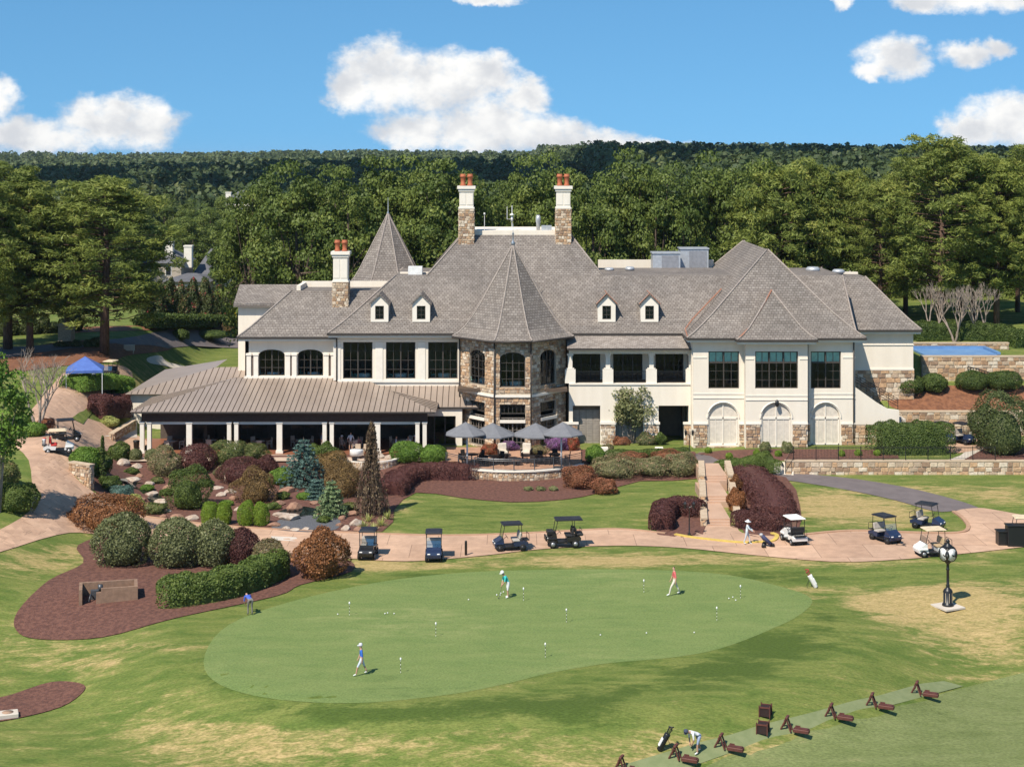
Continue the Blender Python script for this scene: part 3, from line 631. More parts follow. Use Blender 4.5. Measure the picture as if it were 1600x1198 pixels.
# pavilion
def pav(o, u, L, ops, arches):
    m = MB(); wall(m, o, u, L, 10.2, [(*w,) for w in ops+arches], .4) if False else None
    m = MB(); wall(m, o, u, L, 4.9, arches, .4); part(m, 'wall', STUCCO)
    m = MB(); wall(m, Vector(o)+Vector((0,0,4.9)), u, L, 5.3, [(a,b_,c-4.9,d-4.9) for a,b_,c,d in ops], .4); part(m, 'wall', STUCCO)
def shutter(o, op):
    u0,u1,v0,v1,r = op; o = Vector(o); m = MB(); pts = [(u0+.02,v0),(u1-.02,v0)]+arc(u0+.02,u1-.02,v1-r,r)[::-1]
    m.prism([(o.x+a,o.z+b_) for a,b_ in pts], o.y+.2, o.y+.3, 'Y'); s = part(m, 'shutter', mat('pale_shutter',(.66,.59,.5),.7)); m = MB(); c = (u0+u1)/2
    for a, b_, c0, d in ((c-.05,c+.05,v0,v1-.03),(u0+.02,u0+.12,v0,v1-r),(u1-.12,u1-.02,v0,v1-r),(u0,u1,v1-r-.12,v1-r+.08),(u0-.1,u1+.1,v0-.05,v0+.12)): m.box(o.x+a,o.x+b_,o.y+.13,o.y+.199,o.z+c0,o.z+d)
    for k in (.25,.75): x = u0+(u1-u0)*k; m.box(o.x+x-.02,o.x+x+.02,o.y+.16,o.y+.198,o.z+v0,o.z+v1-r)
    m.build('shutter_rails', TRIM, s)
    A = arc(u0-.12,u1+.12,v1-r,r+.12,16); m = MB(); m.tube([(o.x+a,o.y-.02,o.z+b_) for a,b_ in A], .07, 5); part(m, 'arch_moulding', TRIM)
mS = MB()
def trimbox(*b): m = MB(); m.box(*b); part(m, 'trim_band', TRIM)
for px0, px1, Y, wp, ap, ng in ((1083,1170,150.,(1107,1155),(1107,1153),2),(1165,1262,148.8,(1180,1247),(1190,1236),3),(1258,1336,150.,(1267,1314),(1268,1312),2)):
    A, B = X(px0,Y), X(px1,Y); o = (A,Y,.7); wz0, wz1 = Zp(607,Y)-.7, Zp(549,Y)-.7
    op = (X(wp[0],Y)-A, X(wp[1],Y)-A, wz0, wz1); ar = (X(ap[0],Y)-A, X(ap[1],Y)-A, .3, Zp(630,Y)-.7, 1.38)
    pav(o, UX, B-A, [op], [ar]); tr = wz1-1.05
    window(CH_, o, UX, op, ng*2, 1, groups=ng, transom=tr); shutter(o, ar)
    m = MB(); D = Y+.19
    for j in range(3): b_ = wz0+(tr-wz0)*(j+1)/3; m.box(A+op[0]+.1,A+op[1]-.1,D+.012,D+.048,.7+b_-.02,.7+b_+.02)
    part(m, 'muntins', DARKF)
    for k in range(ng): 
        m = MB(); a0 = A+op[0]+(op[1]-op[0])*k/ng+.1; a1 = A+op[0]+(op[1]-op[0])*(k+1)/ng-.1; m.box(a0,a1,D+.1,D+.13,.7+tr+.05,.7+wz1-.06); part(m, 'window_shade', mat('mint_shade',(.6,.86,.76),.8))
    h = Zp(663,Y)-.7; stones(mS, (A,Y-.06,.6), UX, B-A, h+.1, [(ar[0]-.12,ar[1]+.12,.3,9)], .42)
    trimbox(A,A+ar[0]-.1,Y-.14,Y-.003,.7+h,.7+h+.16); trimbox(A+ar[1]+.1,B,Y-.14,Y-.003,.7+h,.7+h+.16)
    for zz, pr in ((5.35,.06),(5.75,.04),(9.15,.05)): trimbox(A,A+op[0]-.15 if zz > 6 else B,Y-pr,Y-.004,zz,zz+.1); trimbox(A+op[1]+.15,B,Y-pr,Y-.0045,zz,zz+.1) if zz > 6 else None
    if Y < 149:
        for xx in (A, B): wall_ = MB(); wall_.box(xx-.35 if xx == B else xx, xx if xx == B else xx+.35, Y+.4, 150.3, .7, 10.9); part(wall_, 'bay_return', STUCCO)
tag(part(mS, 'stone_facing', STONE), kind='stuff')
for bx in ((X(1335,150)-.35,X(1336,150),150.4,158.3,.7,10.9),(16.9,17.25,150.4,154.8,.7,10.9)): m = MB(); m.box(*bx); part(m, 'side_wall', STUCCO)
m = MB(); m.lathe([(.1,-.25),(.2,0),(.16,.3),(.05,.4)], (X(1214,148.6),148.55,5.05), 8); part(m, 'wall_lantern', BLACKM)
# sloping stair wall and right wing
Y = 150.05; m = MB(); A, B = X(1335.5,Y), X(1405,Y)
m.prism([(A,Zp(663,Y)),(B,Zp(663,Y)),(B,Zp(641,Y)),(X(1388,Y),Zp(639,Y)),(X(1372,Y),Zp(630,Y)),(A,Zp(604,Y))], Y, Y+.4, 'Y'); part(m, 'stair_wall', STUCCO)
m = MB(); m.box(A,B-.2,Y+.02,Y+.38,.5,Zp(663,Y)); part(m, 'stair_wall_base', MORTAR); m = MB(); stones(m, (A,Y,.5), UX, B-A-.2, Zp(664,Y)-.5, (), .42); tag(part(m, 'stone_facing', STONE), kind='stuff')
for k in range(14):
    m = MB(); t = k/13; m.box(A+.3+t*4.2,A+.7+t*4.2,Y+.45,Y+2.2,Zp(607,Y)-t*2.4-1.1,Zp(607,Y)-t*2.4-.55); part(m, 'stair_tread', WALK)
m = MB()
for dz in (.5,.75,1.0,1.2): m.tube([(A+.2,Y+2.3,Zp(607,Y)+dz),(A+4.6,Y+2.3,Zp(607,Y)-2.5+dz)], .025, 5)
for k in range(6): t = k/5; m.tube([(A+.2+4.4*t,Y+2.3,Zp(607,Y)-2.5*t-.3),(A+.2+4.4*t,Y+2.3,Zp(607,Y)-2.5*t+1.2)], .03, 5)
part(m, 'stair_railing', BLACKM)
Y = 158.; A, B = 32.6, X(1427,158); m = MB(); m.box(A,B,Y,Y+.4,6.95,10.9); m.box(B-.4,B,Y+.4,176,4,10.9); part(m, 'right_wing_wall', STUCCO)
m = MB(); m.box(A,B+.05,Y-.05,Y+.35,3,6.94); part(m, 'right_wing_base', MORTAR); m = MB(); stones(m, (A,Y-.06,3.2), UX, B+.1-A, 3.7, (), .5); tag(part(m, 'stone_facing', STONE), kind='stuff')
m = MB(); m.box(A,B+.06,Y-.08,Y-.003,9.4,9.5); m.box(A,B+.06,Y-.1,Y-.0035,6.95,7.1); part(m, 'trim_band', TRIM)
# inner rooms: floors and back walls
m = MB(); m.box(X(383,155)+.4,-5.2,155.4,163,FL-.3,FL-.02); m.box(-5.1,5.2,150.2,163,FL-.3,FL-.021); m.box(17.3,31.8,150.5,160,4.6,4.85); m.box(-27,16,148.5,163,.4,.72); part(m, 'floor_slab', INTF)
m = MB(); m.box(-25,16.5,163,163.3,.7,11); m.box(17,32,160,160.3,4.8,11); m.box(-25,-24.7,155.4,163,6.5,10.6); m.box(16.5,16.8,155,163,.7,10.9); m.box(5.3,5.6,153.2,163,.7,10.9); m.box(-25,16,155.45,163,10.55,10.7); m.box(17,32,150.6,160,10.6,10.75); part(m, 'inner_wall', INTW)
# dormers
for px, yy, copper in ((593,153.2,0),(658,153.2,0),(948,153.2,1),(1015,153.2,1)):
    Y = 154.4; x = X(px,Y);
    z0, zw, zt = Zp(503,Y), Zp(473,Y), Zp(459,Y); hw = .85; m = MB()
    wall(m, (x-hw,Y,z0), UX, 2*hw, zw-z0, [(hw-.42,hw+.42,.25,1.55)], .2); m.add([(x-hw,Y,zw),(x+hw,Y,zw),(x,Y,zt-.05)], [(0,1,2)]); m.box(x-hw,x-hw+.15,Y+.2,Y+4,z0,zw); m.box(x+hw-.15,x+hw,Y+.2,Y+4,z0,zw)
    dm = part(m, 'dormer', TRIM); r = MB()
    for s in (-1, 1): r.add([(x+s*(hw+.17),Y-.2,zw-.12),(x,Y-.2,zt+.05),(x,Y+4,zt+.05),(x+s*(hw+.17),Y+4,zw-.12),(x+s*(hw+.17),Y-.2,zw-.24),(x,Y-.2,zt-.09),(x,Y+4,zt-.09),(x+s*(hw+.17),Y+4,zw-.24)], [(0,1,2,3),(7,6,5,4),(0,4,5,1),(3,2,6,7),(0,3,7,4)])
    r.build('dormer_roof', SHINGLE, dm, uv=True)
    if copper: r = MB(); r.tube([(x-hw-.17,Y-.21,zw-.1),(x,Y-.21,zt+.07),(x+hw+.17,Y-.21,zw-.1)], .05, 5); r.tube([(x,Y-.2,zt+.07),(x,Y+3,zt+.07)], .05, 5); r.build('copper_edge', COPPER, dm)
    window(dm, (x-hw,Y,z0), UX, (hw-.42,hw+.42,.25,1.55), 2, 3, depth=.08, bar=.04, fr=.07)
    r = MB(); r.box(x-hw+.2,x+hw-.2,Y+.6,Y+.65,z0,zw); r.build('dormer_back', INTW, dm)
# chimneys
for px, Y, zb, y_st, y_cap, y_pot in ((533,158,13,468,393,375),(729,163.4,19,366,291,272),(880,163.4,19,366,291,272)):
    x = X(px,Y); zs = Zp(y_st-40 if 0 else y_st,Y); zm = Zp(y_st-(40 if px > 600 else 28),Y); zc = Zp(y_cap,Y); zp = Zp(y_pot,Y); m = MB(); m.box(x-.77,x+.77,Y-.77,Y+.77,zb-1,zm); c = part(m, 'chimney', MORTAR)
    s = MB()
    for o, u in (((x-.8,Y-.78,zb-1),(1,0,0)),((x+.78,Y-.8,zb-1),(0,1,0)),((x-.78,Y+.8,zb-1),(0,-1,0))): stones(s, o, u, 1.6, zm-zb+1, (), .33, .05)
    tag(s.build('stone_facing', STONE, c), kind='stuff'); s = MB()
    s.cbox((x,Y,(zm+zc)/2),(1.42,1.42,zc-zm-.02)); s.cbox((x,Y,zm+.08),(1.62,1.62,.16)); s.cbox((x,Y,zc-.12),(1.85,1.85,.3)); s.cbox((x,Y,zc-.42),(1.62,1.62,.22))
    for a in (-.36,.36): s.box(x+a-.3,x+a+.3,Y-.75,Y-.712,zm+.4,zc-.7)
    s.build('chimney_shaft', TRIM, c)
    for a, b_ in ((-.36,0.),(.36,0.)):
        s = MB(); s.lathe([(.3,zc+.03),(.3,zc+.15),(.22,zc+.25),(.25,zp-.35),(.33,zp-.3),(.33,zp-.2),(.25,zp-.15),(.29,zp)], (x+a,Y+b_,0), 12); s.build('chimney_pot', TERRA, c)
# roof plant
for a, b_, Y, h in ((1020,1063,170,1.9),(1063,1107,173,2.2)):
    m = MB(); m.box(X(a,Y),X(b_,Y),Y,Y+2.4,15.8,15.8+h); m.box(X(a,Y)-.08,X(b_,Y)+.08,Y-.1,Y+2.5,15.8+h,15.92+h); u = part(m, 'air_handler', mat('galvanised',(.5,.52,.55),.45,metal=.4)); m = MB(); m.box(X(a+14,Y),X(b_-3,Y),Y-.03,Y-.002,16,15.6+h); m.build('vent_grille', mat('grey_grille',(.25,.26,.29),.6), u)
for px, Y, z, r, h in ((952,166,15.9,.5,.6),(984,166,15.9,.5,.7),(1270,165.8,15.7,.75,.9),(1310,165.8,15.6,.65,.75),(841,164.5,20.4,.25,1.6)):
    m = MB(); m.lathe([(r*.8,0),(r*.8,h*.5),(r,h*.55),(r,h*.8),(r*.7,h)], (X(px,Y),Y,z), 14); part(m, 'roof_vent', MATS['galvanised'])
m = MB(); m.box(X(846,164.2),X(862,164.2),164,164.6,20.4,20.95); part(m, 'roof_hatch', MATS['galvanised'])
m = MB(); x = X(800,164); m.tube([(x,164,20.3),(x,164,23)], .04, 5); m.tube([(x-.5,164,22.9),(x-.5,164,21.6),(x,164,21.6)], .03, 5); m.lathe([(.3,22),(.05,22.2)], (x,164,0), 8); m.lathe([(.12,21.4),(.12,21.9)], (x,164,0), 8); part(m, 'weather_station', WHITE)
m = MB(); x = X(757,164); m.tube([(x,164,20.3),(x,164,22.1)], .03, 5); m.lathe([(.09,22.05),(.09,22.25)], (x,164,0), 8); part(m, 'antenna', WHITE)
# loggia: standing-seam roof, columns, beam
YE, ZE, YT, ZT = 146.2, 4.72, 155.0, 6.62; XL, XR = X(203,YE), X(681,YE); hip = 8.2
def metal(name, quadf, n, par):
    for i in range(n):
        p = quadf(i/n); q = quadf((i+1)/n)
        if (p[0]-p[1]).length + (q[0]-q[1]).length < .3: continue
        m = MB(); poly = [p[0],q[0],q[1],p[1]]; d = Vector((0,0,-.04)); m.add(poly+[v+d for v in poly], [(0,1,2,3),(7,6,5,4),(0,4,5,1),(2,6,7,3),(0,3,7,4),(1,5,6,2)]); o = m.build('metal_panel', METALR, par)
        if (p[0]-p[1]).length > .2: m = MB(); m.tube([p[0]+Vector((0,0,.02)), p[1]+Vector((0,0,.02))], .035, 4, smooth=False); m.build('seam', SEAM, o)
pr = MB(); pr.box(XL+.1,XR-.1,YE-.07,YE+.06,ZE-.16,ZE-.02); pr = part(pr, 'loggia_roof', GUTTER); 
def lq(t):
    x = XL+(XR-XL)*t; k = min(1, (x-XL)/hip, (XR-x)/7.6); return Vector((x,YE,ZE)), Vector((x,YE+(YT-YE)*k,ZE+(ZT-ZE)*k))
metal('front', lq, 54, pr)
def ls(t): y = YE+(YT-YE)*t; return Vector((XL,y,ZE)), Vector((XL+hip*t,y,ZE+(ZT-ZE)*t))
metal('side', ls, 10, pr)
def rs(t): y = YE+(152-YE)*t; k = t*.66; return Vector((XR,y,ZE)), Vector((XR-7.6*k,y,ZE+(ZT-ZE)*k))
metal('right', rs, 7, pr)
A, B = X(560,151.6), X(766,151.6)
def l2(t): x = A+(B-A)*t; return Vector((x,150.9+max(0,(x+2.6)*.0),4.42)), Vector((x,154.0,5.95))
metal('rear', l2, 22, pr); m = MB(); m.box(XR,B,150.8,150.95,4.25,4.4); m.build('gutter', GUTTER, pr)
XL2 = X(197,160)
def b2(t): x = XL2+(X(383,160)-XL2)*t; k = min(1,(x-XL2)/8); return Vector((x,159.6,4.35)), Vector((x,159.6+6*k,4.35+1.9*k))
metal('back', b2, 20, pr); m = MB(); m.box(XL2+.4,-25,160.2,166,.6,4.3); part(m, 'rear_porch_wall', STUCCO)
m = MB(); m.add([(XL2,159.6,4.35),(XL2+8,165.6,6.25),(XL2+8,172,6.25),(XL2,178,4.35)], [(0,1,2,3)]); m.build('side_slope', METALR, pr)
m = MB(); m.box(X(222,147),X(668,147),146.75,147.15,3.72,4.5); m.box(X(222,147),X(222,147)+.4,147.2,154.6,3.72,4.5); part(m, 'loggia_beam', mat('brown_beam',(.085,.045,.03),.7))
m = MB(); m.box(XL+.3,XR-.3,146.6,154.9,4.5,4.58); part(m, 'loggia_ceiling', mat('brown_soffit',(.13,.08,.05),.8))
for px in (228, 296, 364, 437, 513, 590, 658):
    x = X(px,147); dbl = px in (228,364,513,658); m = MB()
    for dx in ((-.33,.33) if dbl else (0,)): m.cbox((x+dx,147,2.25),(.36 if dbl else .5,.42,2.9)); m.cbox((x+dx,147,.9),(.5 if dbl else .66,.55,.3)); m.cbox((x+dx,147,3.62),(.48 if dbl else .64,.52,.18))
    part(m, 'loggia_column', TRIM)
m = MB(); P7 = (228, 296, 364, 437, 513, 590, 658)
for a, b_ in zip(P7[:-1], P7[1:]): m.box(X(a,147)+.3,X(b_,147)-.3,146.9,147.1,3.45,3.71)
part(m, 'screen_housing', TRIM)
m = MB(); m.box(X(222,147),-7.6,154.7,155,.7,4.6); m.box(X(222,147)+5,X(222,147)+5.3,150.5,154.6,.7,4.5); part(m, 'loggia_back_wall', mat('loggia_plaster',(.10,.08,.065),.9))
for k in range(5):
    A = -31+k*4.8; window(CH_, (A,154.6,.72), UX, (0,2.6,.1,2.7), 4, 3, groups=2, name='french_door', depth=-.1)
m = MB(); m.box(X(655,150.9),X(722,150.9),150.98,151.3,3.55,4.3); m.box(X(712,150.9),X(722,150.9),150.98,151.4,.7,3.55); part(m, 'lobby_wall', STUCCO); window(CH_, (X(662,151),151,.75), UX, (0,X(712,151)-X(662,151),.05,2.8), 3, 1, groups=3, name='glass_door')
sheet('loggia_floor', [(X(205,147)-.4,146.3),(-7,146.3),(-7,154.6),(X(205,147)-.4,154.6)], 0, mat('loggia_tiles',(.25,.10,.055),.5,(.2,.08,.045),2), world=True, smooth=1, zfun=lambda a,b: .80)
sheet('terrace', [(X(170,144),143.2),(-7,143.2),(-4,141.5),(-4,146.29),(X(170,144),146.29)], 0, mat('terrace_concrete',(.5,.38,.29),.85,(.44,.33,.25),1), world=True, smooth=1, zfun=lambda a,b: .79)
# ---------------- vegetation
def npmesh(name, V, F, tone, m, smooth=False):
    me = bpy.data.meshes.new(name); V = np.asarray(V, np.float32); F = np.asarray(F, np.int32); k = F.shape[1]
    me.vertices.add(len(V)); me.vertices.foreach_set('co', V.ravel()); me.loops.add(F.size); me.loops.foreach_set('vertex_index', F.ravel())
    me.polygons.add(len(F)); me.polygons.foreach_set('loop_start', np.arange(0, F.size, k, dtype=np.int32))
    me.update(calc_edges=True); me.validate(); me.materials.append(m)
    a = me.attributes.new('tone', 'FLOAT', 'FACE'); a.data.foreach_set('value', np.asarray(tone, np.float32)); return me
def cards(Pn, N, size, aspect=1.0, jit=.6, along=None):
    """one small quad per point; N outward normals; along = long axis direction"""
    n = len(Pn); r = RNG.normal(size=(n, 3)); N = N + jit * r; N /= np.linalg.norm(N, axis=1, keepdims=True) + 1e-9
    t = RNG.normal(size=(n, 3)) if along is None else along + .25 * RNG.normal(size=(n, 3))
    t -= (t * N).sum(1, keepdims=True) * N; t /= np.linalg.norm(t, axis=1, keepdims=True) + 1e-9; b = np.cross(N, t)
    s = size * RNG.uniform(.6, 1.3, (n, 1)); w = s * aspect
    V = np.stack([Pn - t*s*.5, Pn + b*w*.5 + t*s*.05, Pn + t*s*.5, Pn - b*w*.5 + t*s*.05], 1).reshape(-1, 3)
    return V, np.arange(4*n).reshape(-1, 4)
def sph(n, up=0.):
    v = RNG.normal(size=(n, 3)); v /= np.linalg.norm(v, axis=1, keepdims=True)
    if up: v[:, 2] = np.where(RNG.random(n) < up, np.abs(v[:, 2]), v[:, 2])
    return v
def cluster(C, rad, per, leaf, aspect=.8, squash=.75, up=.6, jit=.6):
    """leaf clumps of radius rad around centres C"""
    C = np.asarray(C); n = len(C); rad = np.broadcast_to(np.asarray(rad, float), (n,)); d = sph(n*per, up); idx = np.repeat(np.arange(n), per)
    rr = rad[idx] * RNG.uniform(.55, 1.05, n*per); Pn = C[idx] + d * rr[:, None] * np.array([1, 1, squash])
    V, F = cards(Pn, d, leaf, aspect, jit); tn = np.clip(RNG.uniform(.15, .85, n)[idx]*.6 + RNG.uniform(0, .4, n*per), 0, 1)
    return V, F, tn
BARK = mat('bark', (.13,.095,.07), .95, (.07,.05,.038), 3, .8, 12, streak=(3,3,.5)); PBARK = mat('pine_bark', (.17,.105,.075), .95, (.09,.055,.04), 3, .8, 12, streak=(3,3,.5)); PALEB = mat('pale_bark', (.34,.275,.225), .8, (.22,.175,.145), 3)
F_OAK = foliage('broadleaf', (.05,.082,.016), (.178,.222,.046), (.27,.29,.066)); F_PINE = foliage('pine_needles', (.092,.13,.029), (.3,.335,.07), (.42,.4,.11), trans=.35); F_FAR = foliage('far_leaves', (.045,.07,.026), (.11,.14,.05), (.15,.165,.062))
def tree_parts(kind, seed):
    global RNG; RNG = np.random.default_rng(seed); rd = random.Random(seed); br = MB()
    if kind == 'oak':
        H = 25; C = []; 
        while len(C) < 84:
            p = RNG.uniform(-1, 1, 3); r = np.linalg.norm(p)
            if .5 < r < 1: C.append((p[0]*6.3*(1-.25*max(0,p[2])), p[1]*6.3*(1-.25*max(0,p[2])), 14.3+p[2]*10.2))
        C = np.array(C); rad = RNG.uniform(1.1, 2.3, len(C)); V, F, t = cluster(C, rad, 210, .4, .75, .7, .7, .5)
        br.tube([(0,0,-.5),(.1,0,4),(.2,.1,9),(0,.2,15),(0,0,20)], [.5,.4,.33,.22,.08], 8)
        for k in range(0, 60, 3): z = rd.uniform(6, 14); br.tube([(0.1,.1,z),tuple(C[k]*.5+np.array([0,0,z*.5])),tuple(C[k])], [.18,.11,.04], 5)
        return V, F, t, F_OAK, br, BARK
    if kind == 'pine':
        C = []; rad = []; br.tube([(0,0,-.5),(.05,0,6),(.15,.1,13),(0,.1,19),(.1,0,23)], [.42,.35,.27,.16,.05], 8)
        for k in range(92):
            z = 5 + 18*(k/92)**.9; a = k*2.4+rd.uniform(-.4,.4); L = (1-((z-11)/14)**2 if z > 11 else .6+.4*(z-5)/6)*rd.uniform(3.2,6.2)+.5; e = Vector((math.cos(a)*L, math.sin(a)*L, z+rd.uniform(-.3,1.2)))
            mid = Vector((math.cos(a)*L*.55, math.sin(a)*L*.55, z)); br.tube([(0,0,z-.4), mid, e], [.09,.06,.025], 4)
            for q in range(4): w = rd.uniform(.4, 1.05); C.append(tuple(mid*(1-w)*1.0+e*w+Vector((rd.uniform(-.9,.9),rd.uniform(-.9,.9),rd.uniform(-.9,1.4))))); rad.append(rd.uniform(.65,1.15))
        C += [(rd.uniform(-.8,.8),rd.uniform(-.8,.8),z) for z in (21.5,22.3,23,23.5)]; rad += [.7]*4
        V, F, t = cluster(C, rad, 84, .6, .22, .8, .75, .75); return V, F, t, F_PINE, br, PBARK
PROTO = {}
def plant_tree(kind, seed, loc, h, w=1., rz=0., label='', group=None, cat='tree', name=None):
    key = (kind, seed); base = {'oak': 25., 'pine': 23.8}[kind]
    o = thing(name or {'oak':'broadleaf_tree','pine':'pine_tree'}[kind], label, cat, loc, rz, group); s = h/base; o.scale = (s*w, s*w, s)
    if key not in PROTO:
        V, F, t, fm, br, bm_ = tree_parts(kind, seed); PROTO[key] = (npmesh('crown', V, F, t, fm), br.mesh('trunk', bm_))
    for nm, me in zip(('crown', 'trunk'), PROTO[key]): link(bpy.data.objects.new(nm, me), o)
    return o
rd = random.Random(11)
x = 392
while x < 1330:          # wood close behind the clubhouse: crowns of uneven height with gaps
    Y = rd.uniform(186, 206); tp = 246 + 10*math.sin(x*.05) + rd.uniform(-8, 22) + (34 if 735 < x < 800 or x > 1240 else 0) + (22 if x < 420 else 0); h = CH-(tp-HZ)/FPX*Y
    plant_tree('oak', rd.choice((1,2,3)), (X(x,Y),Y,0), h, rd.uniform(.62,.86), rd.uniform(0,6), 'tall dark green broadleaf tree close behind the clubhouse roofs', 'trees behind the clubhouse'); x += rd.uniform(30, 52)
x = 420
while x < 1640:
    Y = rd.uniform(214, 250); tp = 275 + rd.uniform(-12, 25); h = CH-(tp-HZ)/FPX*Y
    plant_tree('oak', rd.choice((1,2,3)), (X(x,Y),Y,0), h, rd.uniform(.7,1.), rd.uniform(0,6), 'tall dark green broadleaf tree close behind the clubhouse roofs', 'trees behind the clubhouse'); x += rd.uniform(45, 70)
x = -50
while x < 215:           # low trees that close the view behind the roadside pines
    Y = rd.uniform(245, 258); plant_tree('oak', rd.choice((1,2,3)), (X(x,Y),Y,0), rd.uniform(9, 13), rd.uniform(1.2,1.6), rd.uniform(0,6), 'low bushy broadleaf tree behind the roadside pines', 'low trees behind the pines'); x += rd.uniform(22, 32)
for px, Y, tp, w in ((1215,186,270,1.1),(1265,190,262,1.),(1330,192,268,1.),(1375,186,285,1.05),(1470,182,220,1.25),(1520,186,262,1.),(1557,183,248,1.1),(1610,184,240,1.2),(1415,195,258,1.),(1500,200,240,1.1),(1590,198,255,1.),(1650,186,245,1.1)):
    x = X(px,Y); z = hgt(x,Y); plant_tree('pine', 4+px % 3, (x,Y,z-.1), CH-(tp-HZ)/FPX*Y-z, w, px, 'tall pine with rusty trunk beyond the pool terrace and right wing', 'pines beyond the right wing')
for px, py, tp, w, lb in ((163,553,283,1.7,'broad pine with thick trunk in the red straw bed behind the blue tent'),(12,546,262,1.55,'tall pine whose trunk stands in the straw bed at the road edge'),(47,552,310,1.5,'slim pine in the straw bed, second trunk from the road edge'),(105,528,320,1.4,'pine rising beside the low curved stone wall'),(-35,560,285,1.2,'pine at the outer end of the straw bed')):
    g = G(px,py); plant_tree('pine', 4+px % 3, g, CH-(tp-HZ)/FPX*g.y-g.z, w, px, lb, 'pines by the access road')
x = -60
while x < 470:           # rounded trees of the neighbourhood beyond the road
    for Y0, t0 in ((275,375),(325,335),(395,312)):
        Y = Y0+rd.uniform(-18,18); px = x+rd.uniform(-14,14)
        if Y0 == 275 and (215 < px < 360): continue
        tp = t0+rd.uniform(-16,22); plant_tree('oak', rd.choice((1,2,3)), (X(px,Y),Y,0), CH-(tp-HZ)/FPX*Y, rd.uniform(.9,1.25), rd.uniform(0,6), 'rounded broadleaf tree of the wood beyond the access road', 'trees beyond the access road')
    x += rd.uniform(30, 42)
def far_wood(name, n, y0, y1, per, leaf, hh, label, half=.37):
    global RNG; RNG = np.random.default_rng(n); Y = np.sqrt(RNG.uniform(y0*y0, y1*y1, n)); Xx = RNG.uniform(-half, half, n)*Y; h = hh*RNG.uniform(.75, 1.25, n)
    z = np.array([hgt(a, b) for a, b in zip(Xx, Y)]); d = sph(n*per, .85); i = np.repeat(np.arange(n), per); r = hh*.3*RNG.uniform(.7,1.25,n)
    Pn = np.stack([Xx[i]+d[:,0]*r[i], Y[i]+d[:,1]*r[i], z[i]+h[i]*.6+d[:,2]*h[i]*.4], 1); V, F = cards(Pn, d, leaf, .85, .5); tn = np.clip(RNG.uniform(0,.7,n)[i]+RNG.uniform(0,.3,n*per), 0, 1)
    o = link(bpy.data.objects.new(name, npmesh(name, V, F, tn, F_FAR))); return tag(o, label, 'wood', kind='stuff')
far_wood('far_wood', 2600, 450, 900, 75, 2.0, 16, 'dense dark wood covering the hillside behind the neighbourhood')
far_wood('far_ridge_wood', 3600, 1000, 2700, 34, 4.2, 16, 'hazy green forest on the far ridge under the sky')
# cumulus drifting over the far hillside, well above the picture; its shadow lies on the wood
def cloud():
    global RNG; RNG = np.random.default_rng(3); m = MB(); rr = random.Random(4)
    for k in range(46):
        x, y = rr.uniform(-520, 520), rr.uniform(-150, 170); r = rr.uniform(55, 110)*(1-abs(x)/900); ico = [(math.cos(a)*math.cos(b_), math.sin(a)*math.cos(b_), math.sin(b_)) for b_ in (-1.3,-.7,0,.7,1.3) for a in [i*math.pi/5 for i in range(10)]]
        m.lathe([(r*math.cos(t)*rr.uniform(.9,1.1), r*.55*math.sin(t)) for t in (-1.5,-.9,-.3,.3,.9,1.5)], (x,y,rr.uniform(0,60)), 10)
    sh = sd*(900/sd.z); o = m.build('cloud', mat('cloud_white',(.85,.85,.85),1.)); o.location = Vector((-10,735,0))+sh; return tag(o, 'broad white cumulus cloud high over the far wooded hillside', 'cloud')
cloud()
# ---- shrubs
FOL = {'sage': ((0.075, 0.088, 0.032), (0.235, 0.25, 0.105), (0.34, 0.34, 0.19)), 'green': ((0.045, 0.075, 0.016), (0.14, 0.19, 0.04), (0.2, 0.24, 0.06)), 'bright': ((0.056, 0.119, 0.017), (0.196, 0.315, 0.049), (0.28, 0.406, 0.07)), 'lime': ((0.1, 0.175, 0.015), (0.25, 0.35, 0.044), None), 'hedge': ((0.035, 0.062, 0.016), (0.115, 0.16, 0.036), (0.16, 0.2, 0.05)), 'purple': ((0.06, 0.023, 0.022), (0.155, 0.062, 0.052), (0.21, 0.095, 0.07)), 'photinia': ((0.12, 0.06, 0.026), (0.36, 0.144, 0.054), (0.48, 0.24, 0.108)), 'pink': ((0.084, 0.119, 0.042), (0.28, 0.238, 0.119), (0.588, 0.336, 0.238)), 'redpink': ((0.126, 0.07, 0.035), (0.378, 0.14, 0.07), (0.504, 0.21, 0.126)), 'olive': ((0.07, 0.098, 0.028), (0.21, 0.231, 0.07), (0.42, 0.28, 0.154)), 'brown': ((0.084, 0.056, 0.025), (0.266, 0.168, 0.063), (0.378, 0.238, 0.084)), 'blue': ((0.046, 0.098, 0.081), (0.15, 0.247, 0.208), (0.221, 0.325, 0.273)), 'pale': ((0.098, 0.154, 0.07), (0.308, 0.392, 0.182), (0.462, 0.518, 0.28)), 'yellow': ((0.21, 0.238, 0.056), (0.588, 0.588, 0.196), (0.6, 0.6, 0.308)), 'weep': ((0.058, 0.039, 0.026), (0.195, 0.13, 0.078), (0.26, 0.195, 0.104)), 'redflower': ((0.084, 0.112, 0.042), (0.42, 0.084, 0.056), (0.6, 0.112, 0.056)), 'purpleflower': ((0.084, 0.098, 0.056), (0.252, 0.098, 0.28), (0.42, 0.182, 0.462)), 'mix': ((0.07, 0.112, 0.042), (0.28, 0.196, 0.098), (0.42, 0.42, 0.308)), 'dark': ((0.035, 0.055, 0.018), (0.12, 0.145, 0.045), (0.26, 0.25, 0.13)), 'crape': ((0.042, 0.07, 0.021), (0.154, 0.168, 0.063), (0.462, 0.07, 0.084)), 'tanleaf': ((0.098, 0.126, 0.042), (0.28, 0.28, 0.126), (0.42, 0.35, 0.182))}
def fol(s): return foliage('leaf_'+s, *FOL[s])
